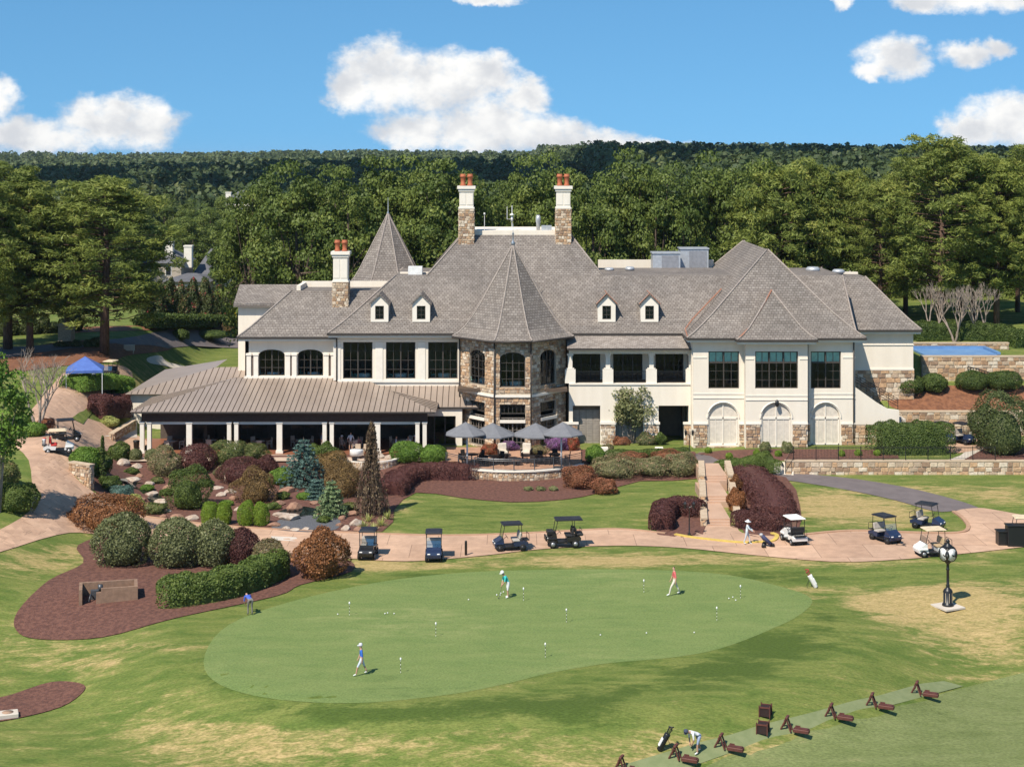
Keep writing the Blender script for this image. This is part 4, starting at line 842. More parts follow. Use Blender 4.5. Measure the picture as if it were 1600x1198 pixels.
def leafy(name, surf, n, leaf, style, label, cat, group, loc, core=None, aspect=.7, jit=.7):
    """surf(n) -> points, normals in local metres"""
    Pn, N = surf(n); V, F = cards(Pn, N, leaf, aspect, jit); ph = RNG.uniform(0, 6, 3)
    cl = .5+.5*np.sin(Pn[:,0]*3.1/max(leaf*5,.3)+ph[0])*np.sin(Pn[:,1]*3.1/max(leaf*5,.3)+ph[1])*np.sin(Pn[:,2]*3.3/max(leaf*5,.3)+ph[2]); tn = np.clip(.45*cl+RNG.uniform(0,.6,len(Pn)), 0, 1)
    o = thing(name, label, cat, loc, 0, group); link(bpy.data.objects.new('foliage', npmesh('foliage', V, F, tn, fol(style))), o)
    if core: core.build('inner_branches', fol(style), o)
    return o
def dome(px, py, w, h, style, label, leaf=.16, name='shrub', cat='shrub', group='shrubs in the garden beds', lump=.14, dens=1., deep=None):
    g = G(px, py); s = FPX/g.y; rx = w/2/s; rz = h/s; ry = deep or rx*.95; g.y += ry*.8; g.z = hgt(g.x, g.y)
    def surf(n):
        d = sph(n, .4); d[:, 2] = np.where(d[:, 2] < -.62, -d[:, 2], d[:, 2]); ph = RNG.uniform(0, 6, 4)
        nl = 5; ld = sph(nl, .8); dot = np.clip((d @ ld.T), 0, 1).max(1); k = .88+lump*1.7*(dot**6)+lump*(np.sin(d[:,0]*5+ph[0])*np.sin(d[:,2]*5+ph[1])+np.sin(d[:,1]*7+ph[2])*.6)+RNG.normal(0,.035,n)
        return d*k[:,None]*np.array([rx,ry,rz*.62])+np.array([0,0,rz*.4]), d/np.array([rx,ry,rz*.62])*rx
    leaf *= .72
    area = 2*math.pi*rx*max(rz,.3)*1.6; n = int(min(9000, max(150, dens*3.6*area/(leaf*leaf*.7))))
    c = MB(); c.lathe([(.45,-.02),(.82,.12),(.9,.36),(.82,.6),(.55,.85),(.1,.95)], (0,0,0), 10); c.v = [(a*rx*.7,b_*ry*.7,z*rz*.72) for a,b_,z in c.v]
    if style in ('lime','sage','purple','hedge','bright'): lump = .06
    return leafy(name, surf, n, leaf, style, label, cat, group, g, c)
def hedge(pxline, width, h, style, label, leaf=.15, name='hedge', cat='hedge', group='clipped hedges', dens=1.):
    pl = [G(*p[:2]).to_2d() for p in crom(pxline, 4, False)]; pl = [Vector((p.x, p.y+width*.5)) for p in pl]; o0 = pl[0].copy(); z0 = hgt(o0.x, o0.y); L = [0.]
    for a, b_ in zip(pl[:-1], pl[1:]): L.append(L[-1]+(b_-a).length)
    A = np.array([(p.x-o0.x, p.y-o0.y) for p in pl]); L = np.array(L); tot = L[-1]
    def surf(n):
        s = RNG.uniform(-width*.45, tot+width*.45, n); sc = np.clip(s, 0, tot); cx = np.interp(sc, L, A[:,0]); cy = np.interp(sc, L, A[:,1]); e = 1e-2
        tx = np.interp(np.clip(sc+.3,0,tot), L, A[:,0])-np.interp(np.clip(sc-.3,0,tot), L, A[:,0]); ty = np.interp(np.clip(sc+.3,0,tot), L, A[:,1])-np.interp(np.clip(sc-.3,0,tot), L, A[:,1]); q = np.hypot(tx,ty)+1e-9; tx/=q; ty/=q
        th = RNG.uniform(-.12, math.pi+.12, n); co, si = np.cos(th), np.sin(th); sup = lambda v: np.sign(v)*np.abs(v)**.55; endk = np.sqrt(np.clip(1-((s-sc)/(width*.5))**2, 0.02, 1))
        wob = 1+.05*np.sin(s*2.1)+.03*np.sin(s*5.3+th*2)+RNG.normal(0,.02,n); a = sup(co)*width/2*wob*endk; b_ = sup(si)*h*wob*(.75+.25*endk)
        zb = np.array([hgt(o0.x+u, o0.y+v) for u, v in zip(cx, cy)])-z0
        return np.stack([cx-ty*a+tx*(s-sc), cy+tx*a+ty*(s-sc), zb+np.maximum(b_,.03)], 1), np.stack([-ty*co+tx*(s-sc)/width, tx*co+ty*(s-sc)/width, si+.1], 1)
    leaf *= .75; n = int(min(14000, dens*3.2*(tot+width)*(width+2*h)/(leaf*leaf*.7))); c = MB(); k = .84
    for i in range(len(pl)):
        t = (pl[min(i+1,len(pl)-1)]-pl[max(i-1,0)]).normalized(); nn = Vector((-t.y,t.x))*width/2*k; p = pl[i]-o0; zz = hgt(pl[i].x,pl[i].y)-z0; ex = t*(-width*.08 if i == 0 else width*.08 if i == len(pl)-1 else 0); p = p+ex
        c.v += [(p.x-nn.x,p.y-nn.y,zz-.05),(p.x-nn.x*.95,p.y-nn.y*.95,zz+h*.75),(p.x-nn.x*.6,p.y-nn.y*.6,zz+h*.93),(p.x+nn.x*.6,p.y+nn.y*.6,zz+h*.93),(p.x+nn.x*.95,p.y+nn.y*.95,zz+h*.75),(p.x+nn.x,p.y+nn.y,zz-.05)]
    fs = [(i*6+j, i*6+(j+1) % 6, i*6+6+(j+1) % 6, i*6+6+j) for i in range(len(pl)-1) for j in range(6)]+[(0,1,2,3,4,5), tuple(range(len(pl)*6-1, len(pl)*6-7, -1))]
    vs, c.v = c.v, []; c.add(vs, fs)
    return leafy(name, surf, n, leaf, style, label, cat, group, (o0.x,o0.y,z0), c)
for a in [(182,890,99,78,'sage','large round grey-green shrub nearest the utility box, left of its twin',.2),(268,892,84,76,'sage','large round grey-green shrub in the middle of the mulch bed',.2),(327,890,78,72,'sage','large round grey-green shrub touching the purple bush',.2),(374,888,58,56,'purple','dark purple rounded shrub behind the grey-green domes',.14),
    (156,836,112,50,'photinia','wide orange-red leaved shrub at the driveway corner',.2),(418,902,64,50,'mix','loose brownish shrub behind the low green hedge',.16),(499,908,82,72,'photinia','round orange-leaved shrub at the tip of the mulch bed',.2),
    (22,806,62,44,'green','dense green shrub at the grass edge of the driveway',.16),(-8,770,60,40,'olive','loose olive shrub beside the driveway under the leafy tree',.18),(128,738,52,36,'bright','bright green shrub behind the low stone wall',.16),(150,745,44,36,'green','dark green shrub beside the twisted conifer',.16),(183,720,36,24,'green','small round green shrub near the loggia corner',.15),
    (210,722,22,18,'sage','pale flowering shrub beside the bin',.13),(235,722,24,18,'sage','second pale flowering shrub by the loggia column',.13),(254,748,56,42,'pink','pinkish shrub left of the purple mound',.14),(303,744,62,44,'purple','purple mound shrub before the first loggia bays',.13),(352,732,66,34,'olive','olive and pink shrub before the second loggia bay',.14),(392,727,46,28,'olive','olive rounded shrub before the third loggia column',.14),
    (372,760,84,40,'purple','broad purple shrub left of the blue spruce',.13),(415,752,40,36,'purple','purple shrub touching the blue spruce',.13),(345,750,28,18,'pink','small pink shrub behind the green globe',.12),(288,800,72,64,'green','dense bright green globe conifer over the stream rocks',.15),(396,790,66,50,'brown','bronze brown weeping maple between rocks',.14),
    (326,822,30,36,'lime','lime green globe arborvitae, outermost of the four',.09),(348,822,27,36,'lime','lime green globe arborvitae, second of the four',.09),(383,824,31,40,'lime','lime green globe arborvitae, third of the four',.09),(406,824,28,39,'lime','lime green globe arborvitae next to the gravel',.09),
    (535,780,60,46,'brown','bronze shrub behind the pale spruce',.13),(515,752,62,38,'brown','bronze shrub beside the stone fire pit',.13),(505,738,42,40,'green','green rounded shrub right of the blue spruce',.14),(490,716,28,18,'green','small green shrub behind the blue spruce',.13),(440,760,50,26,'bright','low green ground shrub under the blue spruce',.12),(170,768,34,22,'green','low green juniper beside the pond edge',.12),(185,780,40,18,'blue','low blue juniper among the rocks',.12),(206,796,30,20,'yellow','yellow grassy shrub among the rocks',.14),(240,805,40,16,'olive','low olive grass along the path kerb',.13),
    (635,728,58,32,'bright','bright green clipped shrub before the last loggia bay',.14),(676,730,46,30,'bright','bright green clipped shrub beside the patio railing',.14),(930,726,32,26,'bright','bright green shrub at the right end of the patio railing',.13),(960,752,86,30,'pink','pink flowering shrub right of the patio wall',.14),(1020,748,60,28,'pink','pink flowering shrub before the planter',.14),(1066,748,58,32,'pink','pink flowering shrub at the top of the steps',.14),(906,766,54,32,'redpink','red leaved shrub against the patio wall',.14),(945,774,40,24,'redpink','low red leaved shrub on the mulch edge',.14),
    (985,728,50,16,'redpink','low red shrub before the boxwood hedge',.12),(1045,726,56,16,'redpink','low red shrub under the boxwood hedge',.12),(1152,802,30,36,'photinia','orange shrub beside the stone steps, lower one',.13),(1150,772,20,26,'photinia','orange shrub beside the stone steps, upper one',.13),(1578,716,96,98,'dark','large dark shrub by the cart lot',.22),(1548,700,50,60,'dark','dark flowering shrub beside the cart lot gate',.2),
    (1424,628,52,28,'hedge','rounded green shrub on the straw slope near the wing',.16),(1463,622,42,28,'hedge','rounded green shrub on the straw slope below the terrace wall',.16),(1525,622,56,28,'hedge','rounded green shrub on the slope under the leaning ladder',.16),(1575,622,60,28,'hedge','rounded green shrub at the far end of the straw slope',.16),(48,684,40,22,'bright','green shrub under the bare tree',.15),(30,672,40,20,'bright','small green shrub behind the bare tree',.15),(68,672,30,16,'redpink','low reddish shrub under the bare tree',.13),(168,668,32,16,'yellow','pale flowering shrub before the purple hedges',.13),
    (764,712,28,16,'redflower','red flower bed before the bay doors',.12),(795,706,30,16,'purpleflower','purple flowers between the lounge chairs',.12),(873,706,44,22,'purpleflower','purple flowers before the bay corner',.13),(895,706,20,22,'redflower','red and orange flowers beside the bay corner',.12),(840,712,30,14,'mix','mixed flowers behind the lounge chair',.12),(950,712,20,16,'mix','potted flowers beside the planter wall',.12),(972,700,26,16,'redpink','red shrub in the raised planter',.12),(1010,698,30,18,'pink','pink shrub in the raised planter',.12),(1030,696,20,18,'green','green shrub in the raised planter corner',.12),
    (280,532,30,16,'hedge','round dark shrub by the road island',.25),(118,543,16,11,'dark','small dark shrub on the straw bed edge',.2),(136,543,16,11,'dark','second small dark shrub on the straw bed edge',.2),(150,543,22,15,'dark','larger dark shrub beside the pine trunk',.2),(95,543,26,8,'dark','low dark shrub near the road',.2),(320,531,70,12,'hedge','low clipped planting on the road island',.25),(345,524,40,16,'brown','tan grasses on the road island',.25)]:
    dome(*a[:6], leaf=a[6])
for k, (px, py, w_, st) in enumerate(((205,742,22,'green'),(228,768,24,'bright'),(258,776,20,'green'),(300,776,22,'olive'),(352,792,24,'bright'),(425,798,26,'green'),(475,782,28,'bright'),(440,782,22,'green'),(505,818,22,'green'),(245,757,20,'olive'),(318,762,26,'green'),(545,800,24,'olive'))): dome(px,py,w_,9+k % 4,st,'low green clump filling a gap between the garden boulders',.12,group='ground clumps among the boulders')
for k, (px, py) in enumerate(((1107,709),(1140,718),(1183,713),(1217,714),(1316,714),(1342,713),(1372,713))): dome(px,py,12,10,'lime','small lime shrub in the mulch along the pavilion wall',.09,group='small lime shrubs')
for px, py in ((1196,708),(1231,709)): dome(px,py,18,17,'tanleaf','tuft of ornamental grass against the pavilion wall',.12,group='ornamental grasses')
for k, px in enumerate((825, 845, 865)): dome(px,768,14,7,'tanleaf','tiny shrub in the mulch below the patio wall',.1,group='tiny mulch shrubs')
hedge([(262,952),(320,944),(380,928),(425,908)], 2.0, 1.75, 'green', 'long loose green hedge along the lower edge of the mulch bed', .2)
hedge([(612,778),(628,760),(660,752),(700,752),(728,752)], 2.6, 1.25, 'purple', 'broad purple clipped hedge between weeping tree and patio', .13)
hedge([(1172,758),(1195,778),(1212,800),(1216,822)], 3.4, 1.3, 'purple', 'wide purple hedge curving down beside the steps', .14)
hedge([(1160,826),(1190,830),(1215,832)], 1.6, 1.2, 'purple', 'low dark purple hedge at the foot of the steps', .13)
hedge([(1036,832),(1038,815),(1060,806),(1088,810)], 1.9, 1.3, 'purple', 'purple horseshoe hedge left of the steps', .13)
hedge([(1136,742),(1170,740),(1208,744)], 2.2, .9, 'green', 'flat green hedge at the top right of the steps', .13)
hedge([(955,722),(1010,721),(1070,718)], 1.2, .9, 'green', 'straight boxwood hedge below the raised planter', .12)
hedge([(1385,712),(1430,712),(1472,711)], 3.2, 2.7, 'hedge', 'massive round-ended evergreen hedge behind the black fence', .17)
hedge([(1434,534),(1490,533),(1545,535),(1600,545)], 2.0, 1.9, 'hedge', 'long clipped hedge crowning the pool wall', .2)
hedge([(112,614),(150,610),(180,612)], 3.4, 1.5, 'bright', 'bright green clipped hedge beside the tent', .18)
hedge([(180,622),(208,634)], 2.6, 1.3, 'bright', 'bright green hedge running down to the porch corner', .18)
hedge([(148,638),(190,636)], 2.0, 1.2, 'purple', 'upper purple hedge between lawn strip and porch', .15)
hedge([(150,656),(184,654)], 2.4, 1.9, 'purple', 'tall purple block hedge above the ramp wall', .15)
hedge([(222,513),(300,512),(385,511)], 3, 1.7, 'hedge', 'long dark hedge beyond the road island', .4)
for k in range(9): dome(-20+k*17,527-k,26,16+4*(k % 3),'dark','dark evergreen shrub before the columned portico',.3,group='shrubs before the portico')
for k in range(9): px = 225+k*19; dome(px,496,24,44+6*(k % 3),'crape','red-topped crape myrtle in the row before the houses',.4,name='crape_myrtle',cat='tree',group='crape myrtle row',lump=.2)
# ---- conifers
def spruce(px, py, w, h, style, label, leaf=.22):
    g = G(px,py); s = FPX/g.y; rx, rz = w/2/s, h/s; g.y += rx*.7; g.z = hgt(g.x,g.y); o = thing('spruce', label, 'conifer', g); C = []; br = MB(); br.tube([(0,0,-.1),(0,0,rz*.97)], [.09,.02], 6)
    nl = max(6, int(rz/.33))
    for k in range(nl):
        t = k/nl; z = rz*(.06+.9*t); L = rx*(1-t)**.75*1.0; nb = max(5, int(15*(1-t)+4)); 
        for j in range(nb):
            a = 2*math.pi*(j+.5*(k % 2))/nb+rd.uniform(-.2,.2); l = L*rd.uniform(.75,1.1); br.tube([(0,0,z),(math.cos(a)*l,math.sin(a)*l,z-.1*l)], [.025,.008], 3)
            for q in range(3): f = .35+.3*q; C.append((math.cos(a)*l*f+rd.uniform(-.06,.06), math.sin(a)*l*f, z-.08*l*f+rd.uniform(0,.06)))
    V, F, t = cluster(C, .2, 16, leaf, .4, .4, .7, .5); link(bpy.data.objects.new('needles', npmesh('needles', V, F, t, fol(style))), o); br.build('branches', BARK, o); return o
spruce(470,765,92,80,'blue','broad blue spruce in the middle of the rock garden'); spruce(492,782,40,34,'blue','small blue spruce right of the large one'); spruce(516,812,56,62,'pale','pale green young spruce beside the gravel')
def strands(px, py, w, h, style, label, n, cone=1., name='weeping_tree'):
    g = G(px,py); s = FPX/g.y; rx, rz = w/2/s, h/s; g.y += rx*.5; g.z = hgt(g.x,g.y); o = thing(name, label, 'tree', g); br = MB(); br.tube([(0,0,-.1),(.08,0,rz*.4),(-.05,.05,rz*.75),(.03,0,rz*.98)], [.14,.1,.07,.02], 6); Pn = []; al = []
    for k in range(n):
        a = rd.uniform(0,6.28); t = rd.random()**1.3; top = rz*(.97-.75*t); r0 = rx*(.15+.85*t*cone)*rd.uniform(.35,1); ln = rd.uniform(.25,.6)*rz*(.35+t); bot = max(.05, top-ln); pts = []
        for q in range(9): f = q/8; pts.append((math.cos(a)*(r0*min(1,f*2.5))*(1+.12*f)+rd.uniform(-.04,.04), math.sin(a)*r0*min(1,f*2.5)+rd.uniform(-.04,.04), top+.12*math.sin(min(1,f*2.5)*3.1)-(top-bot)*f))
        br.tube(pts[::2], .012, 3)
        for p in pts[1:]:
            for q in range(3): Pn.append((p[0]+rd.uniform(-.07,.07),p[1]+rd.uniform(-.07,.07),p[2]+rd.uniform(-.1,.1))); al.append((0,0,-1))
    Pn = np.array(Pn); V, F = cards(Pn, np.stack([Pn[:,0],Pn[:,1],Pn[:,2]*0+.2],1), .2, .4, .6, np.array(al,float)); link(bpy.data.objects.new('foliage', npmesh('foliage', V, F, RNG.uniform(0,1,len(Pn)), fol(style))), o); br.build('branches', BARK, o); return o
strands(579,808,66,150,'weep','brown weeping conifer with hanging strands beside the lawn',330); strands(159,754,18,72,'hedge','narrow twisted dark conifer beside the low stone wall',110,.45,'columnar_conifer')
def rosette(px, py, label):
    g = G(px,py); o = thing('yucca', label, 'plant', g, 0, 'yuccas'); m = MB()
    for k in range(46):
        a = rd.uniform(0,6.28); e = rd.uniform(.15,1.4); L = rd.uniform(.55,.85); d = Vector((math.cos(a)*math.cos(e),math.sin(a)*math.cos(e),math.sin(e))); s = Vector((-math.sin(a),math.cos(a),0))*.03; t = d*L+Vector((0,0,.05-.25*math.cos(e)*L*.5))
        m.add([s*.6,d*L*.5+s*1.2,t,d*L*.5-s*1.2,-s*.6], [(0,1,2,3,4)], tone=rd.random())
    m.build('leaves', fol('yellow'), o, normals=False)
for px, py in ((568,826),(582,830),(596,822),(606,812),(575,815)): rosette(px, py, 'yellow-edged yucca rosette at the lawn tip below the weeping tree')
def bare(px, py, h, w, label, seed, mt=PALEB):
    g = G(px,py); s = FPX/g.y; hz, rx = h/s, w/2/s; r_ = random.Random(seed); o = thing('bare_tree', label, 'tree', g); m = MB()
    def grow(p, d, L, r, dep):
        q = p+d*L*.5+Vector((r_.uniform(-.05,.05),r_.uniform(-.05,.05),0))*L; e = p+d*L; m.tube([p,q,e], [r,r*.85,r*.7], 6 if dep < 2 else 4, cap=dep > 3)
        if dep < 5 and r > .008:
            for k in range(2 if r_.random() < .6 else 3):
                ax = Vector((r_.uniform(-1,1),r_.uniform(-1,1),r_.uniform(-.25,.45))); nd = (d+ax*(.75 if dep else .6)).normalized(); nd.z = max(nd.z,-.05); nd = Vector((nd.x*rx/hz*1.5,nd.y*rx/hz*1.5,nd.z)).normalized(); grow(e, nd, L*r_.uniform(.68,.88), r*.62, dep+1)
    for k in range(3): a = k*2.1+seed; grow(Vector((math.cos(a)*.12,math.sin(a)*.12,-.1)), Vector((math.cos(a)*.35,math.sin(a)*.35,1)).normalized(), hz*.26, .15, 0)
    m.build('branches', mt, o); return o
bare(60,672,130,150,'bare pale crape myrtle spreading over the driveway',1)
for k, (px, py) in enumerate(((1492,534),(1528,530),(1462,528))): bare(px,py,92,80,('bare pale tree between the pine trunks beyond the hedge','bare forked pale tree beside a pine trunk beyond the hedge','bare reddish tree nearest the right wing roof')[k],k+5)
def small_tree(px, py, h, w, style, label, seed, leaf=.2, base=None, trunk=.4, lean=0.):
    g = base or G(px,py); s = FPX/g.y; hz, rx = h/s, w/2/s; r_ = random.Random(seed); o = thing('small_tree', label, 'tree', g); m = MB(); C = []
    for k in range(6):
        a = k*1.05; e = Vector((math.cos(a)*rx*.6,math.sin(a)*rx*.6,hz*.72)); m.tube([(math.cos(a)*.1,math.sin(a)*.1,-.1),(e.x*.25,e.y*.25,hz*.35),e], [.07,.05,.02], 5)
    while len(C) < 85:
        p = Vector((r_.uniform(-1,1),r_.uniform(-1,1),r_.uniform(-1,1)))
        if .3 < p.length < 1: C.append((p.x*rx*.85, p.y*rx*.85, hz*(trunk+(1-trunk)*.5)+p.z*hz*(1-trunk)*.5))
    V, F, t = cluster(C, rx*.28, 90, leaf, .5, .9, .5, .8); link(bpy.data.objects.new('crown', npmesh('crown', V, F, t, fol(style))), o); m.build('trunk', PALEB, o); return o
small_tree(988,692,90,84,'tanleaf','multi-stemmed small tree in the raised planter before the balcony wing',3,.26,trunk=.3)
small_tree(-2,800,240,100,'bright','leafy bright green tree at the driveway edge, only its right side in view',8,.3,trunk=.28)
small_tree(345,470,90,44,'hedge','tall slim tree with pale trunk beside the far houses',9,.5,trunk=.3)
# ---------------- walls, patio, steps, fences
def stone_wall(name, a, b_, z0, z1, th, label, cap=None, sz=.5, both=False, ends=False):
    a, b_ = Vector(a), Vector(b_); u = (b_-a).normalized(); n = Vector((-u.y,u.x)); L = (b_-a).length; o = thing(name, label, 'wall', (a.x,a.y,z0)); M = MB()
    q = [Vector((0,0)), u*L, u*L+n*th, n*th]; M.prism([tuple(p) for p in q], 0, z1-z0); M.build('core', MORTAR, o); s = MB(); stones(s, (0,0,0), (u.x,u.y,0), L, z1-z0, (), sz)
    if ends: stones(s, (n.x*th,n.y*th,0), (-n.x,-n.y,0), th, z1-z0, (), sz); stones(s, (u.x*L,u.y*L,0), (n.x,n.y,0), th, z1-z0, (), sz)
    tag(s.build('stones', STONE, o), kind='stuff')
    if cap: c = MB(); e = .06; c.prism([tuple(p) for p in (q[0]-u*e-n*e, q[1]+u*e-n*e, q[2]+u*e+n*e, q[3]-u*e+n*e)], z1-z0+.002, z1-z0+.12); c.build('coping', cap, o)
    return o
COPE = mat('stone_coping', (.5,.39,.28), .85, (.42,.32,.22), 2)
stone_wall('retaining_wall', (X(1228,141),141), (X(1680,141),141), -.1, 1.12, .5, 'long low stone retaining wall carrying the black fence', COPE, .5)
stone_wall('retaining_wall', (X(1404,155),155.0), (X(1690,155),155.0), .6, 3.25, .6, 'stone retaining wall behind the parked carts of the lot', COPE, .5)
stone_wall('pool_wall', (X(1441,163),163.), (X(1690,163),163.), 4.9, Zp(558,163), .6, 'high stone terrace wall in front of the blue pool', COPE, .55)
stone_wall('pool_back_wall', (X(1427,170),170.), (X(1576,170),170.), 6.5, Zp(537,170), .5, 'curved-top stone wall behind the blue pool', COPE, .5, ends=True)
m = MB(); A, B = X(1434,167), X(1551,167); m.box(A,B,164.3,169.6,7.0,7.68); m.box(A,B,169.3,169.7,7.0,7.95); m.box(B-.35,B,164.3,169.3,7.0,7.95); pl = m.build('plunge_pool', mat('pool_blue',(.14,.27,.47),.5,(.11,.22,.42),.8)); tag(pl, 'blue painted pool basin between the stone terrace walls', 'pool')
m = MB(); p0 = Vector((X(1512,162.8),162.75,Zp(584,162.8))); p1 = Vector((X(1556,162.8),162.75,Zp(596,162.8)))
for d in (0,.75): m.tube([p0+Vector((0,0,d)),p1+Vector((0,0,d))], .05, 5)
for k in range(11): q = p0.lerp(p1,k/10); m.tube([q,q+Vector((0,0,.75))], .04, 5)
tag(m.build('ladder', BLACKM), 'dark ladder lying against the high terrace wall', 'ladder')
for px0, py0, px1, py1, h, lb in ((108,735,140,765,.6,'low stone wall edging the rock garden at the driveway'),(178,690,212,672,.7,'stone wall rising beside the white ramp')):
    a, b_ = G(px0,py0), G(px1,py1); stone_wall('garden_wall', (a.x,a.y), (b_.x,b_.y), min(a.z,b_.z)-.1, max(a.z,b_.z)+h, .45, lb, COPE, .35, ends=True)
a = [G(*p) for p in ((98,532),(130,531),(165,527),(200,523),(235,518))]
for i in range(4): stone_wall('road_wall', (a[i].x,a[i].y), (a[i+1].x,a[i+1].y), -.1, 1.5, .5, 'low curved stone wall across the access road, one straight run of it', COPE, .6)['group'] = 'runs of the road wall'
a = G(104,533); m = MB(); m.cbox((0,0,.95),(1.6,1.6,2.0)); m.cbox((0,0,2.0),(1.8,1.8,.14)); tag(m.build('wall_pier', STONE, None, a), 'square stone pier ending the road wall', 'pier')
m = MB(); pg = [G(165,716),G(213,712),G(213,690),G(196,678)]; 
sheet('white_ramp', [(163,682),(180,684),(214,684),(214,660),(196,668)], .06, WALK, smooth=1)
# patio
PC = Vector((.17,145.2)); PR = 7.2; TH = [R(-122.2+64.4*i/32*1.0) for i in range(33)]; TH = [R(-148)+R(116)*i/32 for i in range(33)]
arcp = lambda r: [(PC.x+r*math.cos(t), PC.y+r*math.sin(t)) for t in TH]
m = MB(); m.prism(arcp(PR-.05)+[(6.4,149.8),(-6.1,149.8)], -.2, .84); po = m.build('patio', BRICKP, None, uv=True); tag(po, kind='structure')
pw = thing('patio_wall', 'curved stone wall with pale coping around the umbrella patio', 'wall', (PC.x,PC.y,0)); s = MB(); c = MB(); A = arcp(PR)
for p, q in zip(A[:-1], A[1:]): d = Vector(q)-Vector(p); stones(s, (p[0]-PC.x,p[1]-PC.y,-.2), (d.x,d.y,0), d.length, 1.0, (), .3, .05)
s.build('stones', STONE, pw)['kind'] = 'stuff'; oo = [(x-PC.x,y-PC.y) for x,y in arcp(PR+.12)]; ii = [(x-PC.x,y-PC.y) for x,y in arcp(PR-.35)]
for k in range(32): c.prism([oo[k],oo[k+1],ii[k+1],ii[k]], .80, .92)
tag(c.build('coping', TRIM, pw), kind='stuff'); c = MB(); oo = [(x-PC.x,y-PC.y) for x,y in arcp(PR-.01)]
for k in range(32): c.prism([oo[k],oo[k+1],ii[k+1],ii[k]], -.25, .8)
tag(c.build('core', MORTAR, pw), kind='stuff')
fr = thing('patio_railing', 'curved dark metal railing around the umbrella patio', 'railing', (PC.x,PC.y,.9)); ar = [(x-PC.x,y-PC.y) for x,y in arcp(PR-.12)]; GM = mat('grey_metal', (.10,.105,.115), .4, metal=.4)
for z, r in ((.98,.035),(.84,.02),(.1,.02)): m = MB(); m.tube([(x,y,z) for x,y in ar], r, 5); m.build('rail', GM, fr)
m = MB()
for i in range(128): t = R(-148)+R(116)*i/127; m.box((PR-.12)*math.cos(t)-.009,(PR-.12)*math.cos(t)+.009,(PR-.12)*math.sin(t)-.009,(PR-.12)*math.sin(t)+.009,.1,.84)
tag(m.build('pickets', GM, fr), kind='stuff')
for i in range(0, 33, 4): m = MB(); m.cbox((ar[i][0],ar[i][1],.5),(.07,.07,1.05)); m.build('post', GM, fr)
# steps from the path up to the terrace
sp = [G(1118,822), G(1118,742)]; y0, y1 = sp[0].y, sp[1].y; st = thing('garden_steps', 'pink concrete steps with landings climbing between purple hedges', 'steps', (0,y0,0)); z = 0.; y = y0; xa = lambda y: X(1096-(y-y0)/(y1-y0)*2,y); n = 0
for grp in range(3):
    for k in range(3):
        n += 1; zt = .02+n*.13; ye = y0+(y1-y0)*(grp/3)+k*.42; yn = ye+.42 if k < 2 else y0+(y1-y0)*(grp+1)/3; w0, w1 = X(1098,ye), X(1141-(ye-y0)*.4,ye); m = MB(); m.box(w0,w1,ye-y0,yn-y0,-.6,zt); m.build('step' if k < 2 else 'landing', CONC0, st)
for pxa, pxb, lb in ((1096,1092,'low stone wall along the left of the steps'),(1150,1133,'low stone wall along the right of the steps')):
    for k in range(3):
        ya, yb = y0+(y1-y0)*k/3, y0+(y1-y0)*(k+1)/3; f = lambda y: X(pxa+(pxb-pxa)*(y-y0)/(y1-y0), y); o = stone_wall('step_wall', (f(yb),yb), (f(ya),ya), -.2, .55+.38*k, .4, lb+', one of its three runs', COPE, .3, ends=True); o['group'] = 'stepped side walls'
# black fence along the retaining wall
fo = thing('metal_fence', 'black picket fence on the low stone retaining wall', 'fence', (0,141.3,1.24)); xs = [X(p,141.3) for p in range(1240,1560,35)]
for x in xs: m = MB(); m.cbox((x,0,.6),(.06,.06,1.25)); m.build('post', BLACKM, fo)
for z in (.12,1.05,1.15): m = MB(); m.box(xs[0],xs[-1],-.015,.015,z,z+.035); m.build('rail', BLACKM, fo)
m = MB(); x = xs[0]
while x < xs[-1]: m.box(x-.008,x+.008,-.008,.008,.14,1.16); x += .13
tag(m.build('pickets', BLACKM, fo), kind='stuff')
m = MB(); a = Vector((X(1227,140),139.9,.3)); b_ = Vector((xs[0],141.3,1.3))
for dz in (.15,1.1): m.tube([a+Vector((0,0,dz)), b_+Vector((0,0,dz))], .025, 5)
for k in range(10): q = a.lerp(b_,k/9); m.tube([q,q+Vector((0,0,1.1))], .03 if k in (0,9) else .01, 4)
m.v = [(v[0],v[1]-141.3,v[2]-1.24) for v in m.v]; m.build('handrail', BLACKM, fo)
# planter with low white wall before the balcony wing
a = G(962,712); m = MB(); Yp = 145.2; m.box(X(946,Yp),X(1040,Yp),Yp,Yp+.35,.7,1.25); m.box(X(946,Yp),X(950,Yp),Yp+.35,Yp+4,.7,1.25)
for px in (944,1030): m.cbox((X(px,Yp),Yp+.1,1.15),(.7,.7,.95)); 
tag(m.build('planter_wall', TRIM), 'low cream planter wall with square end blocks before the balcony wing', 'planter'); sheet('planter_lawn', [(X(951,Yp),Yp+.4),(X(1042,Yp),Yp+.4),(X(1042,Yp),Yp+4),(X(951,Yp),Yp+4)], 0, GRASS, world=True, smooth=1, zfun=lambda a,b: 1.1)
